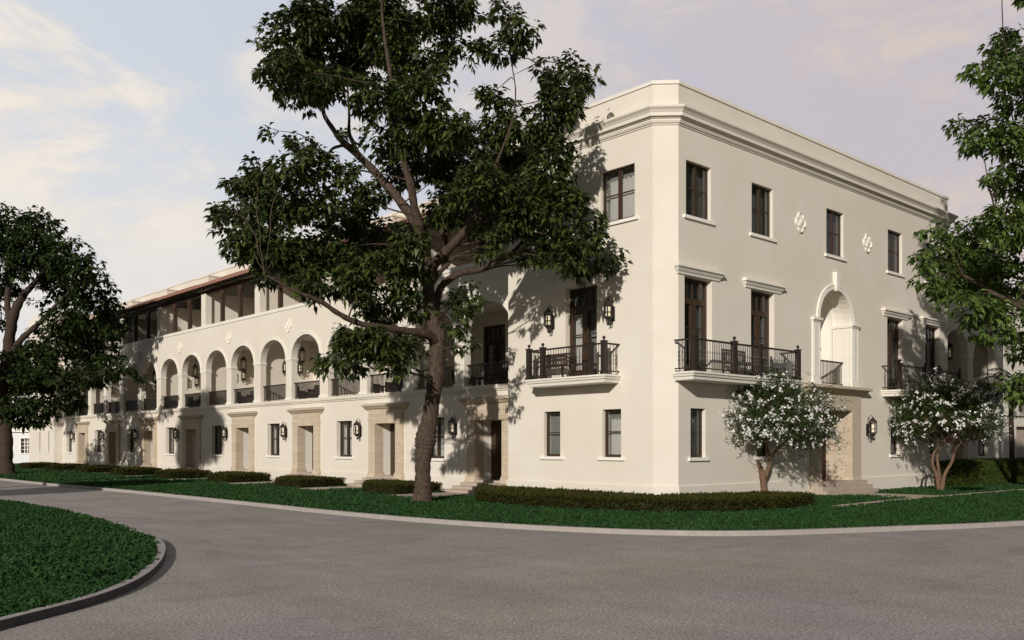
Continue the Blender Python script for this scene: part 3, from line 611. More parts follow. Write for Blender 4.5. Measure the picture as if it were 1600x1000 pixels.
MB(W0).box(27.8, 28.6, .82, 9, GL - .1, 12.4).build('end_wall', 'stucco', su).location = (-20.95, -.8, 0)
# slivers of wall between block and units belong to the corner building
MB().box(.8, 5, 7.071, 7.405, GL - .1, 10.9).box(19.802, 20.95, .8, 5, GL - .1, 10.9).build('infill_wall', 'stucco', corner)

# ------------------------------------------------------------------ end pavilion, far villa, rear wing
pv = empty('end_pavilion', (0, 0, 0), 'plain cream pavilion with narrow slit windows closing the far left end of the arcaded row', 'building')
MP = Map('L', .2); y0, y1 = 62.22, 69.6
hl = [(63.5, 63.95, 1.0, 2.75), (66.1, 66.55, 1.0, 2.75), (65.1, 66.5, 3.9, 6.7), (63.2, 64.3, 8.6, 10.3), (67.2, 68.3, 8.6, 10.3)]
b = MB(MP); b.wall(y0, y1, GL - .1, 12.5, hl, t=.3); b.m = W0; b.box(.5, 10, y0 + .001, y0 + .3, GL - .1, 12.5).box(.5, 10, y1 - .3, y1, GL - .1, 12.5).box(.5, 10, y0 + .3, y1 - .3, 11.8, 11.9); b.build('wall', 'stucco', pv)
MB().sweep([(10, y1), (.2, y1), (.2, y0), (10, y0)], cor).build('cornice', 'stucco', pv)
for a, c, d, e in hl:
    if d > 3.5 and d < 5: make_french(pv, MP, a, c, d, e)
    else: make_window(pv, MP, a, c, d, e, 1 if d < 3 else 2, .15, sillw=.05)
make_balcony(pv, MP, 64.3, 67.3, [64.45, 67.15])
back = MB(); back.box(12.0, 12.4, 7.5, 62.2, GL - .1, 12.2); back.build('rear_wall', 'stucco', pv)

vd = 92.; vp = px(20, 722, vd); ang = math.atan2(RT[1], RT[0])
vl = empty('white_villa', (vp[0], vp[1], GL), 'low white villa with a small-paned window beyond the left tree trunk', 'house'); vl.rotation_euler = (0, 0, ang)
m_ = vd / F
VX = lambda u: (u - 20) * m_
VZ = lambda v: CAM[2] - (v - HY) * m_ - GL
b = MB(Map('R')); b.wall(VX(-90), VX(58), -.3, VZ(672), [(VX(33), VX(47), VZ(708), VZ(685))], t=.3); b.box(VX(-90), VX(58), -8, -.31, VZ(673), VZ(672.5)); b.box(VX(57), VX(58), -8, -.31, -.3, VZ(673)); b.build('wall', 'pale_wall', vl)
MB(Map('R')).box(VX(-90), VX(58.5), -.1, .25, VZ(675), VZ(671)).box(VX(-90), VX(58), -6, -4, VZ(672), VZ(640)).build('parapet', 'white_trim', vl)
o = make_window(vl, Map('R'), VX(33), VX(47), VZ(708), VZ(685), 1, .12, sillw=.15); 
b = MB(Map('R')); a0, a1, c0, c1 = VX(33), VX(47), VZ(708), VZ(685)
for i in range(1, 3): x = a0 + (a1 - a0) * i / 3; b.box(x - .03, x + .03, -.14, -.1, c0, c1)
for i in range(1, 4): z = c0 + (c1 - c0) * i / 4; b.box(a0, a1, -.13, -.11, z - .03, z + .03)
b.box(a0 - .12, a0, -.05, .05, c0, c1).box(a1, a1 + .12, -.05, .05, c0, c1).box(a0 - .12, a1 + .12, -.05, .06, c1, c1 + .12); b.build('glazing_bars', 'white_trim', o)

rw = empty('rear_wing', (0, 0, 0), 'shaded cream rear wing with garage opening, right edge behind the hedge', 'building')
MW = Map('R', 6.0)
b = MB(MW); b.wall(29, 62, GL - .1, 11.5, [(45.6, 49, GL - .1, 2.9), (52, 55, GL - .1, 2.9), (42.3, 43.6, 3.9, 6.6), (46, 47.3, 3.9, 6.6)], t=.4); b.box(29, 62, -8, -.41, 11.3, 11.45); b.build('wall', 'stucco', rw)
MB(MW).box(29, 62, 0, .14, 3.62, 3.85).build('string_course', 'stucco', rw); MB(MW).box(45.6, 49, -.35, -.3, GL, 2.9).build('garage_door', 'walk_stone', rw); MB(MW).box(52, 55, -.35, -.3, GL, 2.9).build('garage_door', 'walk_stone', rw)
for a, c in ((42.3, 43.6), (46, 47.3)): make_french(rw, MW, a, c, 3.9, 6.6)
MB(MW).box(29, 62, -.2, .3, 11.5, 11.8).build('cornice', 'stucco', rw)

# ------------------------------------------------------------------ ground, road, kerbs, walks
def crom(pts, n=6):
    P = [np.array(p, float) for p in pts]; P = [2 * P[0] - P[1]] + P + [2 * P[-1] - P[-2]]; out = []
    for i in range(1, len(P) - 2):
        for j in range(n):
            t = j / n; out.append(.5 * ((2 * P[i]) + (-P[i - 1] + P[i + 1]) * t + (2 * P[i - 1] - 5 * P[i] + 4 * P[i + 1] - P[i + 2]) * t * t + (-P[i - 1] + 3 * P[i] - 3 * P[i + 1] + P[i + 2]) * t ** 3))
    out.append(P[-2]); return np.array(out)
RL = -.27
g = MB().add([(-900, -900, -.36), (900, -900, -.36), (900, 900, -.36), (-900, 900, -.36)], [(0, 1, 2, 3)]).build('ground', 'far_ground'); tag(g, kind='structure')
r = MB().add([(-60, -60, RL), (80, -60, RL), (80, 130, RL), (-60, 130, RL)], [(0, 1, 2, 3)]).build('road', 'road'); tag(r, kind='structure')
cpx = [(60, 757), (200, 770), (380, 789), (500, 802), (640, 815), (780, 825), (930, 833), (1060, 837), (1200, 837), (1400, 830), (1600, 821)]
curb = [gnd(u, v, RL) for u, v in cpx]
curb = [(curb[0][0], 115), (curb[0][0], 60)] + curb
d_ = curb[-1] - curb[-2]; d_ = np.array([1., -.12]); curb += [curb[-1] + np.array([9, -2.0]), curb[-1] + np.array([22, -3.6]), curb[-1] + np.array([60, -4.0])]
CU = crom(curb, 8)
def strip(b, line, w0, w1, z0, z1):    # raised kerb between offsets w0..w1 on the inner side
    L = np.asarray(line); T = np.gradient(L, axis=0); T /= np.linalg.norm(T, axis=1)[:, None]; Nn = np.stack([-T[:, 1], T[:, 0]], 1)
    A = L + Nn * w0; B = L + Nn * w1; n = len(L)
    vs = [(*p, z0) for p in A] + [(*p, z1) for p in A] + [(*p, z1) for p in B] + [(*p, z0) for p in B]
    fs = []
    for i in range(n - 1):
        for q in range(3): fs.append((q * n + i, q * n + i + 1, (q + 1) * n + i + 1, (q + 1) * n + i))
    b.add(vs, fs); return B
b = MB(); inner = strip(b, CU, 0, .16, RL - .05, -.165); k_ = b.build('kerb', 'concrete'); tag(k_, kind='structure')
lawn_poly = [tuple(p) for p in inner] + [(90, 60), (90, 115)]
b = MB(); n_ = len(lawn_poly); b.add([(x, y, GL - .03) for x, y in lawn_poly], [tuple(range(n_))]); o = b.build('lawn_soil', 'soil'); tag(o, kind='structure')
# sidewalk round the corner + walks to the doors
side_line = crom([(3.0, -3.85), (5.0, -3.72), (7.7, -3.62), (14, -3.7), (24, -4.0), (45, -4.3)], 8)
b = MB(); strip(b, side_line, -.22, .42, GL - .1, GL + .006); o = b.build('sidewalk', 'walk_stone'); tag(o, kind='structure')
for k in range(8):
    yc = A0 + U * k + 1.59
    o = MB().box(-3.4, -.35, yc - 1.0, yc + 1.0, GL - .1, GL + .016).build('path', 'walk_stone'); tag(o, kind='structure')
o = MB().add([(x, y, z) for z in (GL - .1, GL + .018) for x, y in ((9.0, -.9), (10.9, -.9), (10.9, -3.42), (9.0, -3.42))], [(4, 7, 6, 5), (0, 1, 5, 4), (1, 2, 6, 5), (2, 3, 7, 6), (3, 0, 4, 7)]).build('path', 'walk_stone'); tag(o, kind='structure')
# foreground island
it = [gnd(u, v, -.17) for u, v in [(0, 970), (150, 931), (219, 903), (250, 878), (259, 858), (255, 846), (243, 838), (200, 822), (130, 802), (60, 789), (0, 781)]]
it = [it[0] + (it[0] - it[1]) * 4, it[0] + (it[0] - it[1])] + it + [it[-1] + (it[-1] - it[-2]) * 1.0 + np.array([-1, 3]), it[-1] + np.array([-6, 16]), it[-1] + np.array([-14, 20])]
IS = crom(it, 8)
b = MB(); isl_in = strip(b, IS, .003, .135, RL - .05, -.165); o = b.build('island_kerb', 'concrete'); tag(o, kind='structure')
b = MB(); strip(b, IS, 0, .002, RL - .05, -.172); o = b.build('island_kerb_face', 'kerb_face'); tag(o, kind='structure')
ipoly = [tuple(p) for p in isl_in] + [(-60, 20), (-60, -20)]
b = MB(); n_ = len(ipoly); b.add([(x, y, GL - .03) for x, y in ipoly], [tuple(range(n_))]); o = b.build('island_soil', 'soil'); tag(o, kind='structure')

# ------------------------------------------------------------------ foliage tools
def leaves(base, dirs, L, Wd, droop=.35, roll=None):
    """5-vertex bent leaves; base (n,3), dirs (n,3) unit, L, Wd (n,)"""
    n = len(base); up = np.array([0, 0, 1.]); side = np.cross(dirs, up); side /= np.linalg.norm(side, axis=1)[:, None] + 1e-6
    nor = np.cross(side, dirs)
    if roll is None: roll = rng.normal(0, .5, n)
    cr, sr = np.cos(roll)[:, None], np.sin(roll)[:, None]; side, nor = side * cr + nor * sr, nor * cr - side * sr
    L = L[:, None]; Wd = Wd[:, None]; mid = base + dirs * L * .5; tip = base + dirs * L - np.array([0, 0, 1.]) * L * droop
    l = base + dirs * L * .42 + side * Wd * .5 + nor * Wd * .12; r = base + dirs * L * .42 - side * Wd * .5 + nor * Wd * .12
    V = np.stack([base, l, mid, r, tip], 1).reshape(-1, 3); o = (np.arange(n) * 5)[:, None, None]
    Fc = np.array([[0, 1, 2], [0, 2, 3], [2, 1, 4], [2, 4, 3]])[None] + o
    return V, Fc.reshape(-1, 3)
def merge(parts):
    Vs, Fs, c = [], [], 0
    for V, Fc in parts: Vs.append(V); Fs.append(Fc + c); c += len(V)
    return np.concatenate(Vs), np.concatenate(Fs)
def sprays(P, k, Lm, el=(-.9, .35), wr=.52, droop=.30, axis=None):
    n = len(P); B = np.repeat(P, k, 0); az = rng.uniform(0, 2 * math.pi, n * k); e = rng.uniform(el[0], el[1], n * k)
    D = np.stack([np.cos(az) * np.cos(e), np.sin(az) * np.cos(e), np.sin(e)], 1)
    if axis is not None: A = np.repeat(axis, k, 0); D = D + A * .8; D /= np.linalg.norm(D, axis=1)[:, None]
    B = B + D * rng.uniform(.1, .5, n * k)[:, None] * Lm + rng.normal(0, Lm * .18, (n * k, 3))
    L = Lm * rng.uniform(.7, 1.25, n * k); return leaves(B, D, L, L * wr, droop)
def vnoise(P, s, seed=0):     # cheap smooth noise
    q = P * s + seed * 13.7; return (np.sin(q[:, 0] * 1.7 + 1.3 * np.sin(q[:, 1] * 1.1)) + np.sin(q[:, 1] * 2.3 + 1.7 * np.sin(q[:, 2] * 1.3)) + np.sin(q[:, 2] * 1.9 + 1.1 * np.sin(q[:, 0] * 1.6))) / 3
def smooth_limb(pts, rad, n=5):
    P = crom(pts, n); r = np.interp(np.linspace(0, 1, len(P)), np.linspace(0, 1, len(rad)), rad); return P, r

def big_tree(name, base, D, limbs, pads, label, mat_leaf, Lm, dens, group=None, bk='bark', seedn=1, spread=3.0, kleaf=9, padscale=1.0):
    """limbs: [(u,v,doff,r)..] lists, pads: (u,v,ru,rv,doff or None)"""
    st = np.random.default_rng(seedn)
    root = empty(name, (*base, GL), label, 'tree', group); off = np.array([*base, GL])
    b = MB(); skel = []; skr = []
    for lb in limbs:
        P, r = smooth_limb([px(u, v, D + do) for u, v, do, _ in lb], [q[3] for q in lb], 6)
        j = np.concatenate([[0], np.cumsum(st.normal(0, .02, len(P) - 1))]); r2 = r * (1 + .10 * np.sin(np.arange(len(P)) * 1.9) * st.uniform(.3, 1))
        b.tube(P - off, r2, 18); skel.append(P); skr.append(r)
    q_ = np.array(b.v); w_ = q_ * np.array([1, 1, .45]); cshape = np.stack([vnoise(w_, 3.1, 2), vnoise(w_, 3.1, 7), np.zeros(len(q_))], 1) * .030 + np.stack([vnoise(w_, 8., 4), vnoise(w_, 8., 9), np.zeros(len(q_))], 1) * .012
    b.v = [tuple(p) for p in q_ + cshape]
    SK = np.concatenate(skel); SR = np.concatenate(skr); pts = []; axs = []
    for pd in pads:
        u, v, ru, rv = pd[:4]; do = pd[4] if len(pd) > 4 else st.uniform(-spread, spread)
        c = px(u, v, D + do); m_ = (D + do) / F; R3_ = np.array([ru * m_, ru * m_, rv * m_]) * padscale
        # branch from the skeleton
        dd = np.linalg.norm(SK - c, axis=1) + 2.0 * np.maximum(0, SK[:, 2] - c[2]) ; i = int(np.argmin(dd - SR * 2)); s_ = SK[i]
        mid = (s_ + c) / 2 + st.normal(0, .10, 3) + np.array([0, 0, .06 * np.linalg.norm(c - s_)]); q, r = smooth_limb([s_, mid, c], [min(SR[i] * .4, .032), .017, .009], 6); b.tube(q - off + .05 * np.stack([vnoise(q, 2.5, 3), vnoise(q, 2.5, 6), vnoise(q, 2.5, 9)], 1), r, 6)
        vol = 4.19 * R3_.prod(); n = int(dens * (R3_[0] * R3_[2]) * 4 * (R3_[1] ** .5))
        d = st.normal(0, 1, (n, 3)); d /= np.linalg.norm(d, axis=1)[:, None]; rr = st.uniform(.15, 1.12, n) ** .6
        P = c + d * rr[:, None] * R3_
        keep = vnoise(P, 2.1, seedn) + .45 * vnoise(P, 5.5, seedn + 3) > -.24
        P = P[keep]; d = d[keep]; pts.append(P); axs.append(d)
        for t_ in P[st.permutation(len(P))[:max(3, len(P) // 7)]]:
            mm = (c + t_) / 2 + st.normal(0, .1, 3); q, r = smooth_limb([c, mm, t_], [.018, .011, .005], 3); b.tube(q - off, r, 4, False)
    b.build('trunk', bk, root, True)
    P = np.concatenate(pts); A = np.concatenate(axs); V, Fc = sprays(P, kleaf, Lm, axis=A * np.array([1, 1, .3]))
    big_mesh('crown', V - off, Fc, mat_leaf, root); return root

DM = F * (CAM[2] - GL) / (784 - HY); bm = gnd(658, 784, GL)
limbs_m = [
 [(659, 792, 0, .43), (660, 779, 0, .33), (660.5, 764, 0, .275), (660.5, 745, 0, .258), (661, 715, 0, .268), (663, 700, 0, .30), (664.5, 689, 0, .345), (666, 676, 0, .315), (671.5, 654, 0, .268), (677, 620, 0, .25), (681, 590, 0, .265), (683, 550, 0, .245), (683, 525, 0, .30), (679, 500, 0, .27), (674, 483, 0, .25), (668, 455, 0, .215), (668, 430, 0, .21), (664, 395, .1, .215), (655, 356, .3, .19), (628, 319, .5, .155), (581, 263, .7, .125), (540, 226, .9, .11), (520, 202, 1.0, .085), (506, 178, 1.1, .06), (505, 150, 1.1, .045), (492, 100, 1.2, .02)],
 [(664, 400, 0, .17), (656, 360, -.3, .15), (648, 325, -.6, .13), (640, 281, -.9, .115), (626, 235, -1, .095), (616, 195, -1.2, .08), (610, 117, -1.2, .06), (600, 50, -1.2, .04), (596, -20, -1, .025)],
 [(670, 440, 0, .16), (680, 413, -.5, .155), (702, 388, -1, .14), (727, 361, -1.4, .125), (743, 338, -1.6, .105), (753, 312, -1.7, .085), (764, 290, -1.8, .065), (782, 240, -1.9, .042), (800, 190, -2, .03), (805, 140, -2, .02), (798, 90, -2, .012)],
 [(732, 356, -1.4, .08), (755, 345, -1.2, .07), (775, 325, -1, .055), (810, 285, -.8, .04), (850, 235, -.8, .025)],
 [(680, 500, 0, .15), (682, 472, .3, .135), (692, 445, .6, .12), (718, 428, 1., .105), (752, 421, 1.3, .095), (786, 405, 1.5, .08), (808, 387, 1.6, .065), (835, 355, 1.6, .045), (870, 335, 1.6, .025)],
 [(684, 538, 0, .17), (672, 525, -.4, .15), (655, 520, -.8, .12), (630, 516, -1.2, .105), (595, 511, -1.7, .095), (560, 505, -2, .085), (530, 490, -2.3, .075), (498, 470, -2.6, .065), (455, 452, -3, .04), (415, 430, -3.2, .02)],
 [(664, 395, 0, .11), (640, 372, .8, .085), (612, 362, 1.4, .075), (575, 352, 2, .06), (545, 344, 2.4, .045), (500, 350, 2.8, .025)],
 [(560, 243, .8, .075), (546, 210, .9, .06), (546, 175, 1, .045), (541, 110, 1, .025)],
 [(540, 226, .9, .05), (520, 232, 1, .05), (508, 245, 1.1, .035), (495, 265, 1.2, .02)],
 [(668, 452, 0, .10), (688, 425, .6, .075), (712, 402, 1.2, .06), (735, 392, 1.8, .045), (775, 372, 2.2, .03)],
]
pads_m = [(455, 75, 48, 50), (440, 110, 36, 30), (500, 35, 55, 38), (560, 15, 50, 38), (520, 90, 45, 40), (600, 45, 52, 45), (565, 95, 40, 35), (640, 25, 48, 32), (700, 12, 45, 26), (735, 14, 24, 20), (470, 145, 38, 26), (500, 125, 40, 30), (435, 205, 26, 16), (470, 225, 24, 14), (640, 100, 45, 45), (690, 65, 32, 28), (590, 150, 40, 36), (655, 150, 40, 35), (640, 200, 42, 42), (695, 200, 40, 36), (735, 235, 45, 40), (690, 120, 20, 22), (690, 262, 50, 40), (630, 255, 34, 34), (790, 195, 36, 34), (765, 150, 20, 20), (745, 85, 20, 22), (788, 22, 22, 24), (815, 50, 26, 22), (790, 75, 32, 18), (850, 110, 26, 22), (900, 105, 28, 18), (915, 130, 20, 16), (880, 150, 34, 36), (850, 195, 40, 36), (890, 200, 26, 30), (860, 255, 40, 40), (810, 250, 40, 40), (765, 285, 45, 38), (600, 215, 38, 28), (540, 268, 26, 24), (575, 300, 34, 22), (500, 262, 42, 24), (450, 265, 38, 24), (400, 265, 24, 18), (375, 285, 24, 16), (410, 300, 40, 26), (370, 330, 34, 26), (355, 345, 26, 22), (430, 330, 48, 34), (490, 325, 44, 34), (390, 385, 46, 34), (440, 395, 52, 36), (500, 395, 50, 38), (425, 440, 30, 18), (560, 430, 46, 42), (500, 440, 36, 26), (590, 475, 38, 34), (625, 425, 40, 42), (590, 370, 42, 30), (540, 345, 40, 30), (640, 380, 26, 30), (555, 530, 44, 28), (520, 568, 24, 17), (545, 575, 24, 14), (590, 545, 42, 30), (640, 535, 32, 22), (655, 480, 22, 24), (700, 320, 34, 34), (755, 335, 36, 34), (810, 310, 42, 40), (870, 315, 42, 38), (905, 375, 40, 34), (938, 392, 22, 18), (850, 375, 34, 26), (940, 415, 18, 14), (905, 420, 22, 16), (722, 470, 26, 18), (735, 452, 14, 12), (716, 502, 18, 20), (700, 540, 10, 14), (725, 540, 14, 10), (620, 575, 26, 12), (540, 210, 20, 14), (560, 400, 40, 34), (908, 335, 28, 28), (955, 398, 16, 12), (885, 402, 36, 26), (830, 402, 24, 14), (925, 350, 20, 20), (845, 290, 30, 30), (792, 345, 34, 28, -1.8), (815, 325, 30, 26, -2.2), (765, 396, 20, 13, -1.5), (730, 300, 30, 26, -2.6), (838, 350, 30, 24, -1.4)]
big_tree('shade_tree', bm, DM, limbs_m, pads_m, 'large leafy shade tree with knotted trunk on the lawn in front of the arcade', 'leaf_dark', .225, 70, seedn=3, spread=2.6)

# far left tree
DLt = F * (CAM[2] - GL) / (741 - HY); bl = gnd(10, 741, GL)
limbs_l = [[(10, 745, 0, .6), (9, 720, 0, .42), (8, 680, 0, .40), (4, 640, 0, .38), (3, 600, 0, .38), (12, 560, 0, .36), (16, 520, 0, .32), (24, 485, 0, .28), (38, 460, .3, .2), (56, 440, .6, .14), (70, 420, 1, .1)],
 [(14, 560, 0, .2), (34, 530, -.6, .18), (58, 508, -1, .15), (85, 480, -1.4, .1), (110, 455, -1.8, .06)], [(16, 520, 0, .2), (12, 470, .6, .18), (18, 420, 1, .14), (30, 370, 1.2, .08)],
 [(5, 620, 0, .2), (40, 610, -1, .15), (72, 610, -1.8, .13), (85, 590, -2.2, .1), (110, 595, -2.6, .07), (150, 585, -3, .04)], [(40, 560, 0, .15), (66, 540, .4, .12), (82, 520, .5, .07)], [(4, 600, 0, .25), (-30, 540, 0, .2), (-60, 470, 0, .12)]]
pads_l = [(10, 345, 45, 24), (60, 352, 32, 24), (40, 385, 50, 30), (95, 392, 40, 26), (5, 405, 40, 30), (60, 415, 40, 22), (120, 425, 38, 26), (100, 445, 40, 26), (140, 405, 18, 10), (150, 455, 30, 24), (130, 485, 44, 24), (182, 478, 16, 14), (175, 500, 30, 16), (100, 500, 32, 24), (5, 450, 24, 26), (60, 470, 10, 8), (95, 535, 44, 26), (140, 545, 44, 24), (60, 560, 40, 26), (170, 572, 36, 20), (205, 585, 18, 12), (30, 590, 40, 24), (80, 590, 50, 24), (130, 585, 44, 22), (20, 640, 40, 24), (60, 640, 34, 22), (100, 625, 36, 14), (40, 655, 24, 12), (150, 520, 36, 16), (20, 560, 26, 16),
 (-50, 360, 50, 40), (-60, 450, 60, 50), (-70, 560, 60, 50), (-40, 630, 50, 30), (-110, 500, 60, 60), (0, 500, 16, 20), (50, 590, 40, 22)]
big_tree('shade_tree', bl, DLt, limbs_l, pads_l, 'dark spreading shade tree on the lawn at the far left end of the row', 'leaf_far', .34, 20, seedn=5, spread=4.2, kleaf=8, bk='bark_far')

# right tree, trunk outside the picture
tb = (13.2, -8.2); DRt = (np.array([*tb, 0]) - CAM) @ FW
uR = 1745
limbs_r = [[(uR, 772, 0, .4), (uR - 5, 690, 0, .32), (uR - 12, 600, 0, .28), (uR - 15, 500, 0, .25), (uR - 30, 400, 0, .22), (uR - 45, 300, 0, .18), (uR - 70, 200, 0, .12), (uR - 90, 110, 0, .07)],
 [(uR - 14, 560, 0, .18), (uR - 70, 520, 0, .14), (uR - 130, 490, 0, .10), (uR - 190, 460, 0, .07), (uR - 240, 430, 0, .04)], [(uR - 30, 400, 0, .16), (uR - 90, 370, -.5, .12), (uR - 150, 350, -1, .08), (uR - 190, 330, -1, .05)], [(uR - 50, 280, 0, .13), (uR - 100, 230, .5, .1), (uR - 160, 195, .6, .06)], [(uR - 60, 240, 0, .1), (uR - 110, 160, .5, .07), (uR - 170, 110, .5, .04)]]
pads_r = [(1572, 72, 30, 20), (1600, 85, 40, 34), (1535, 108, 26, 16), (1570, 118, 34, 22), (1545, 95, 16, 10), (1595, 150, 36, 36), (1560, 160, 20, 16), (1545, 205, 32, 20), (1505, 198, 22, 12), (1525, 220, 26, 14), (1585, 215, 36, 34), (1548, 275, 30, 14), (1590, 285, 32, 34), (1525, 280, 10, 6), (1575, 345, 44, 34), (1535, 348, 30, 14), (1495, 362, 40, 20), (1455, 360, 18, 10), (1540, 390, 52, 34), (1478, 395, 44, 24), (1442, 405, 20, 14), (1500, 430, 50, 32), (1455, 432, 26, 18), (1560, 440, 48, 40), (1480, 462, 30, 16), (1520, 480, 44, 26), (1570, 500, 40, 30), (1545, 520, 26, 14), (1595, 545, 20, 18),
 (1660, 120, 60, 60), (1700, 220, 70, 60), (1660, 330, 60, 60), (1740, 330, 70, 60), (1660, 440, 60, 50), (1750, 450, 70, 60), (1820, 300, 80, 70), (1830, 420, 70, 60), (1680, 40, 50, 40), (1640, 220, 40, 50), (1600, 600, 30, 24), (1680, 170, 60, 60, -2), (1700, 100, 60, 60, -1.5), (1690, 270, 60, 60, -2.5), (1670, 380, 50, 50, -2), (1700, -20, 70, 50), (1780, -40, 70, 60), (1745, 60, 60, 60), (1800, 80, 70, 60), (1850, 200, 70, 70), (1760, 180, 60, 60, 2), (1572, -62, 24, 18, -1), (1630, -20, 30, 24, -1)]
big_tree('shade_tree', tb, DRt, limbs_r, pads_r, 'bright green leafy tree reaching in from the right edge of the picture', 'leaf_bright', .24, 50, seedn=8, spread=2.4, padscale=1.0)

# trees across the road behind the camera side: they shade the lawn and the middle of the row
def plain_tree(name, x, y, h, rad, label, mat_leaf='leaf_dark', dens=20, Lm=.34, seedn=1, flat=.8):
    st = np.random.default_rng(seedn); root = empty(name, (x, y, GL), label, 'tree'); b = MB()
    b.tube(*smooth_limb([(0, 0, 0), (.1, .05, h * .25), (0, .1, h * .5), (.1, 0, h * .8)], [.34, .26, .2, .06], 5), 10)
    pts = []
    for i in range(16):
        d = st.normal(0, 1, 3); d /= np.linalg.norm(d); c = np.array([0, 0, h - rad * flat]) + d * np.array([rad, rad, rad * flat]) * st.uniform(.3, .75)
        b.tube(*smooth_limb([(0, 0, h * st.uniform(.3, .6)), c * .6 + np.array([0, 0, h * .3]), c], [.1, .06, .02], 4), 5)
        n = int(dens * rad * rad * 1.6); q = st.normal(0, 1, (n, 3)); q /= np.linalg.norm(q, axis=1)[:, None]; pts.append(c + q * st.uniform(.3, 1, n)[:, None] * rad * .45)
    b.build('trunk', 'bark', root, True); V, Fc = sprays(np.concatenate(pts), 8, Lm); big_mesh('crown', V, Fc, mat_leaf, root); return root
plain_tree('street_tree', -19.5, 23.4, 13.6, 2.9, 'tall round crowned street tree across the road, outside the left of the picture', seedn=4)
plain_tree('street_tree', -21.5, 17.5, 7.8, 2.6, 'short street tree across the road in front of the tall round one', seedn=9)


plain_tree('street_tree', 19.5, -9.8, 13.5, 3.6, 'full street tree beyond the right edge of the picture', seedn=12)
plain_tree('street_tree', 28.5, -9.8, 12.5, 3.6, 'second full street tree farther beyond the right edge of the picture', seedn=13)
# flowering small trees
def flower_tree(u, v, cu, cv, ru, rv, label, seedn, stems):
    st = np.random.default_rng(seedn); base = gnd(u, v, GL + .05); D = (np.array([*base, 0]) - CAM) @ FW; root = empty('flowering_tree', (*base, GL), label, 'tree', None); off = np.array([*base, GL])
    b = MB(); m_ = D / F; c0 = px(cu, cv, D); RX, RZ = ru * m_, rv * m_; tips = []
    for sgm in stems:
        P, r = smooth_limb([px(a, e, D + f) for a, e, f, _ in sgm], [q[3] for q in sgm], 5); b.tube(P - off, r, 10); tips.append((P[-1], r[-1]))
    pts = []; nt_ = 0
    for i in range(88):
        d = st.normal(0, 1, 3); d /= np.linalg.norm(d); d[2] = abs(d[2]) * 1.25 - .45; e = c0 + d * np.array([RX, RX, RZ]) * st.uniform(.55, .86)
        t, tr = tips[int(np.argmin([np.linalg.norm(e - t) * st.uniform(.7, 1.3) for t, _ in tips]))]
        mid = (t + e) / 2 + st.normal(0, .12, 3) + np.array([0, 0, -.05]); q, r = smooth_limb([t, mid, e], [.032, .02, .008], 4); b.tube(q - off, r, 5)
        n = 54; g_ = st.normal(0, 1, (n, 3)) * np.array([.30, .30, .24]); pts.append(e + g_)
        for t_ in (e + g_)[:6]: b.tube(np.array([e, t_]) - off, [.007, .004], 4, False)
    b.build('trunk', 'bark_smooth', root, True)
    P = np.concatenate(pts); q = (P - c0) / np.array([RX, RX, RZ]); rad = np.linalg.norm(q, axis=1); P = P[rad < 1.12 + .12 * vnoise(P, 3, seedn)]
    V, Fc = sprays(P, 7, .12, el=(-.6, 1.0), wr=.30, droop=.12); big_mesh('crown', V - off, Fc, 'leaf_oleander', root)
    # blossom clusters at the outside
    q = (P - c0) / np.array([RX, RX, RZ]); rad = np.linalg.norm(q, axis=1); cl = P[(rad > .62) & (st.uniform(0, 1, len(P)) < .62) & (vnoise(P, 2.6, seedn + 2) > -.45) & (vnoise(P, 9.5, seedn + 5) > .12)]
    cl = cl + (cl - c0) / (np.linalg.norm(cl - c0, axis=1)[:, None]) * .06
    k = 6; B = np.repeat(cl, k, 0) + st.normal(0, .045, (len(cl) * k, 3)); n = len(B)
    ax = st.normal(0, 1, (n, 3)) + (B - c0) * .8; ax /= np.linalg.norm(ax, axis=1)[:, None]; s1 = np.cross(ax, np.array([.3, .5, .8])); s1 /= np.linalg.norm(s1, axis=1)[:, None]; s2 = np.cross(ax, s1)
    V = [B]
    for j in range(10):
        a = math.pi * 2 * j / 10; rr = .042 if j % 2 == 0 else .023; V.append(B + (s1 * math.cos(a) + s2 * math.sin(a)) * rr * st.uniform(.8, 1.2, (n, 1)) + ax * .008)
    V = np.stack(V, 1).reshape(-1, 3); Fc = np.array([[0, 1 + j, 1 + (j + 1) % 10] for j in range(10)])[None] + (np.arange(n) * 11)[:, None, None]
    big_mesh('blossom', V - off, Fc.reshape(-1, 3), 'petal', root); return root
flower_tree(1195, 777, 1201, 654, 112, 102, 'small white blossoming tree on a forked trunk left of the entrance steps', 11,
  [[(1193, 782, 0, .16), (1194, 765, 0, .12), (1192, 745, 0, .12), (1188, 730, 0, .08), (1180, 712, .1, .06), (1170, 695, .3, .045), (1150, 680, .5, .03)], [(1194, 748, 0, .1), (1202, 728, 0, .075), (1204, 715, -.1, .06), (1216, 700, -.3, .045), (1235, 685, -.5, .03)],
   [(1204, 716, 0, .05), (1198, 700, -.3, .04), (1196, 675, -.6, .03)], [(1181, 712, 0, .045), (1186, 695, .5, .035), (1190, 670, .8, .025)]])
flower_tree(1469, 765, 1479, 654, 96, 80, 'small white blossoming tree with three slender stems right of the entrance', 17,
  [[(1468, 768, 0, .1), (1464, 745, 0, .07), (1457, 725, 0, .06), (1459, 708, 0, .05), (1466, 695, .1, .04), (1450, 680, .2, .025)], [(1469, 767, .1, .09), (1468, 745, .1, .065), (1465, 722, .1, .055), (1466, 706, .2, .045), (1478, 690, .3, .03)], [(1471, 767, -.1, .09), (1476, 742, -.1, .07), (1487, 722, -.2, .06), (1493, 703, -.3, .045), (1505, 690, -.4, .03), (1525, 682, -.5, .02)], [(1493, 703, 0, .035), (1490, 685, -.4, .03), (1485, 660, -.5, .02)]])

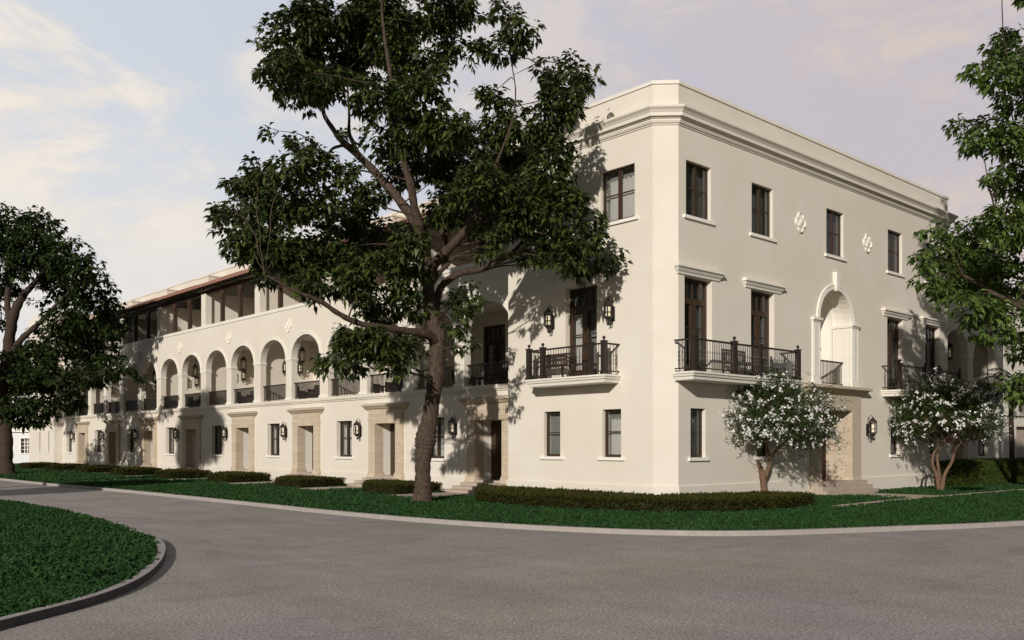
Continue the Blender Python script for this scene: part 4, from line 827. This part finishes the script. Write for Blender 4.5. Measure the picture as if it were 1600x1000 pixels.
# palm beyond the hedge at the right
pp = px(1581, 740, 44.); palm = empty('palm_tree', (pp[0], pp[1], GL), 'dark slim palm in deep shade beyond the tall box hedge at right', 'palm tree')
MB().tube(*smooth_limb([(0, 0, 0), (.03, 0, 1.5), (0, .03, 3), (0, 0, 4.6)], [.16, .12, .11, .12], 5), 10).build('trunk', 'dark_timber', palm, True)
Bp, Dp, Lp = [], [], []
for i in range(22):
    a = 2.4 * i; e0 = rng.uniform(-.2, 1.2); p = np.array([0, 0, 4.6]); d = np.array([math.cos(a) * math.cos(e0), math.sin(a) * math.cos(e0), math.sin(e0)]); Ln = 2.2
    for j in range(26):
        p = p + d * Ln / 26; d = d + np.array([0, 0, -.075]); d /= np.linalg.norm(d); sd = np.cross(d, [0, 0, 1]); sd /= np.linalg.norm(sd)
        for sg in (-1, 1): Bp.append(p.copy()); q = sd * sg + d * .6 + np.array([0, 0, -.35]); Dp.append(q / np.linalg.norm(q)); Lp.append(.5 * math.sin(math.pi * (j + 2) / 29) + .08)
V, Fc = leaves(np.array(Bp), np.array(Dp), np.array(Lp), np.full(len(Lp), .045), .2); big_mesh('crown', V, Fc, 'leaf_far', palm)

# ------------------------------------------------------------------ hedges
def poly_mask(P, poly):
    x, y = P[:, 0], P[:, 1]; ins = np.zeros(len(P), bool); n = len(poly); j = n - 1
    for i in range(n):
        xi, yi = poly[i]; xj, yj = poly[j]; c = ((yi > y) != (yj > y)) & (x < (xj - xi) * (y - yi) / (yj - yi + 1e-12) + xi); ins ^= c; j = i
    return ins
def hedge(poly, h, label, m='hedge_leaf', dens=420, Lm=.075, cat='hedge', group=None, z0=GL):
    poly = [np.array(p, float) for p in poly]; c = sum(poly) / len(poly); root = empty('hedge', (c[0], c[1], z0), label, cat, group)
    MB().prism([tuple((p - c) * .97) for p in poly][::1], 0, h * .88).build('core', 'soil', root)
    mn = np.min(poly, 0); mx_ = np.max(poly, 0); A = (mx_ - mn).prod(); n = int(A * dens); P = np.stack([rng.uniform(mn[0], mx_[0], n), rng.uniform(mn[1], mx_[1], n)], 1); P = P[poly_mask(P, poly)]
    P = np.concatenate([P, (h * (.9 + .06 * rng.normal(0, 1, len(P))))[:, None]], 1); pts = [P]
    for i in range(len(poly)):
        a, b_ = poly[i], poly[(i + 1) % len(poly)]; L = np.linalg.norm(b_ - a); n = int(L * h * dens * 1.1); t = rng.uniform(0, 1, n)[:, None]; q = a + (b_ - a) * t + rng.normal(0, .03, (n, 2)); pts.append(np.concatenate([q, rng.uniform(.02, h * .95, n)[:, None]], 1))
    P = np.concatenate(pts) - np.array([c[0], c[1], 0]); P[:, 2] += .02 * vnoise(P, 3.)
    V, Fc = sprays(P, 4, Lm, el=(-.2, 1.4), wr=.4, droop=.05); big_mesh('foliage', V, Fc, m, root); return root
for k in range(8):
    a = A0 + U * k + 1.59
    x0 = -4.0
    lab = f'low clipped hedge bed between the {ORD[k]} and {ORD[k+1]} doorways of the arcade' if k < 7 else 'low clipped hedge bed beyond the farthest doorway of the arcade'
    hedge([(-2.9, a + .9), (-.85, a + 1.3), (-.5, a + 1.3), (-.5, a + U - 1.25), (-1.3, a + U - 1.7), (-2.9, a + 2.9)], .33, lab, dens=420 if k < 2 else 200, Lm=.075 if k < 2 else .11, group='hedge beds before the arcade')
a = A0 + 1.59 - 1.15
hl_ = [(-.6, 7.6), (-1.0, 7.5), (-3.35, 4.7), (-3.6, 3.0), (-3.3, .3), (-2.6, -1.7), (-1.0, -2.95), (1.2, -3.35), (3.2, -2.9), (3.1, -1.5), (.8, -.9), (-.9, -.3), (-.6, 3)]
hedge(hl_, .30, 'long low clipped hedge wrapping round the foot of the corner building', dens=420, Lm=.085)
hedge([(18.3, -1.15), (36, -1.15), (36, -.1), (18.3, -.1)], 1.08, 'tall box hedge standing at the right edge beyond the small trees', 'box_hedge', 420, .07)

# ------------------------------------------------------------------ grass
def scatter(poly, z, name, seedn, zones, excl=(), m='grass'):
    st = np.random.default_rng(seedn); poly = np.array(poly); parts = []
    mn = np.maximum(poly.min(0), [-30, -16]); mx_ = np.minimum(poly.max(0), [40, 75])
    for (d0, d1, dens, Lm, k) in zones:
        n = int((mx_ - mn).prod() * dens); 
        P = np.stack([st.uniform(mn[0], mx_[0], n), st.uniform(mn[1], mx_[1], n)], 1); rel = P - CAM[:2]; dep = rel @ FW[:2]; lat = rel @ RT[:2]
        P = P[(dep > d0) & (dep <= d1) & (np.abs(lat) < dep * .60 + 1.0)]; P = P[poly_mask(P, poly)]
        for e in excl: P = P[~poly_mask(P, e)]
        P3 = np.concatenate([P, np.full((len(P), 1), z)], 1); P3[:, 2] += .012 * vnoise(P3, 1.3)
        n = len(P3); B = np.repeat(P3, k, 0) + st.normal(0, Lm * .35, (n * k, 3)) * np.array([1, 1, .0]); az = st.uniform(0, 6.283, n * k); el = st.uniform(.25, 1.35, n * k)
        D = np.stack([np.cos(az) * np.cos(el), np.sin(az) * np.cos(el), np.sin(el)], 1); L = Lm * st.uniform(.6, 1.3, n * k); parts.append(leaves(B, D, L, L * .42, .22, st.normal(0, .8, n * k)))
    V, Fc = merge(parts); o = big_mesh(name, V, Fc, m); tag(o, 'dense dark green ground cover growing as lawn', 'grass', kind='stuff'); return o
SWp = np.asarray(side_line); T_ = np.gradient(SWp, axis=0); T_ /= np.linalg.norm(T_, axis=1)[:, None]; N_ = np.stack([-T_[:, 1], T_[:, 0]], 1)
sw_poly = [tuple(p) for p in SWp - N_ * .14] + [tuple(p) for p in (SWp + N_ * .40)[::-1]]
ex = [sw_poly, [(0, 75), (0, .5), (.5, 0), (50, 0), (50, 75)], [(9.0, -.9), (10.9, -.9), (10.9, -3.42), (9.0, -3.42)], [(8., -1.0), (11.8, -1.0), (11.8, 0), (8., 0)]]
for k in range(8):
    yc = A0 + U * k + 1.59; ex.append([(-3.3, yc - 1.0), (0, yc - 1.0), (0, yc + 1.0), (-3.3, yc + 1.0)])
o = scatter([tuple(p) for p in inner] + [(60, 75)], GL - .02, 'lawn', 31, [(10, 26, 170, .10, 4), (26, 45, 75, .125, 4), (45, 95, 22, .17, 4)], ex); o['label'] = 'dark green lawn running along the kerb before the buildings'
o = scatter(ipoly, GL - .02, 'island_lawn', 32, [(4, 12, 520, .075, 5), (12, 30, 170, .10, 4)]); o['label'] = 'dark green ground cover filling the curved island at the lower left'

# ------------------------------------------------------------------ furniture
def chair(label, loc, rz, grp=None):
    root = empty('patio_chair', loc, label, 'chair', grp); root.rotation_euler = (0, 0, rz)
    for x in (-.29, .29):
        for y in (-.26, .26): MB().box(x - .025, x + .025, y - .025, y + .025, 0, .12).build('leg', 'iron', root)
    MB().box(-.30, .30, -.28, .28, .12, .30).build('seat', 'iron', root); MB().box(-.27, .27, -.26, .22, .301, .42).build('cushion', 'cushion', root)
    b = MB(); b.add([(x, y, z) for x in (-.33, .33) for y, z in ((.22, .12), (.30, .12), (.42, .78), (.35, .80))], [(0, 3, 2, 1), (4, 5, 6, 7), (0, 1, 5, 4), (1, 2, 6, 5), (2, 3, 7, 6), (3, 0, 4, 7)]).build('backrest', 'iron', root)
    for x in (-.36, .30): MB().box(x, x + .06, -.30, .30, .12, .56).build('armrest', 'iron', root)
    return root
def table(label, loc, grp=None):
    root = empty('patio_table', loc, label, 'table', grp); MB().lathe(0, 0, [(.36, .38), (.38, .39), (.38, .42), (.36, .43)], 20).build('tabletop', 'iron', root)
    MB().lathe(0, 0, [(.22, 0), (.22, .02), (.05, .05), (.05, .38)], 12).build('pedestal', 'iron', root); return root
ch = chair('', (0, 0, 0), 0); tb_ = table('', (0, 0, 0))
first = True
for k in range(8):
    y0 = A0 + U * k
    for i, (dy, rz, w_) in enumerate(((4.3, R_(95), 'farther'), (2.3, R_(-80), 'nearer'))):
        o = ch if first and i == 0 else copy_tree(ch)
        o.location = (1.75, y0 + dy, 3.862); o.rotation_euler = (0, 0, rz + .2 * k)
        tag(o, f'dark patio chair, {w_} of two, loggia of the {ORD[k]} townhouse from the corner', 'chair', 'chairs in the loggias')
    o = tb_ if first else copy_tree(tb_); o.location = (1.75, y0 + 3.3, 3.862)
    tag(o, f'round dark table between chairs, loggia of the {ORD[k]} townhouse from the corner', 'table', 'tables in the loggias'); first = False
def bench(label, loc, rz):
    root = empty('garden_bench', loc, label, 'bench'); root.rotation_euler = (0, 0, rz)
    for x in (-.62, .62):
        for y in (-.2, .2): MB().box(x - .025, x + .025, y - .025, y + .025, 0, .42).build('leg', 'dark_timber', root)
    b = MB()
    for i in range(5): b.box(-.65, .65, -.22 + .09 * i, -.15 + .09 * i, .42, .45)
    b.build('seat', 'dark_timber', root); b = MB(); b.box(-.65, .65, .22, .25, .80, .86)
    for i in range(13): x = -.6 + .1 * i; b.box(x - .012, x + .012, .225, .245, .45, .80)
    b.build('backrest', 'dark_timber', root); return root
bench('slatted dark bench on the balcony left of the building corner', (-.34, 4.45, 3.79), R_(-90)); bench('slatted dark bench on the long balcony just right of the building corner', (3.25, -.34, 3.79), 0)
o = copy_tree(ch); o.location = (5.75, -.36, 3.79); o.rotation_euler = (0, 0, .5); o['label'] = 'dark metal chair at the right end of the long corner balcony'; del o['group']
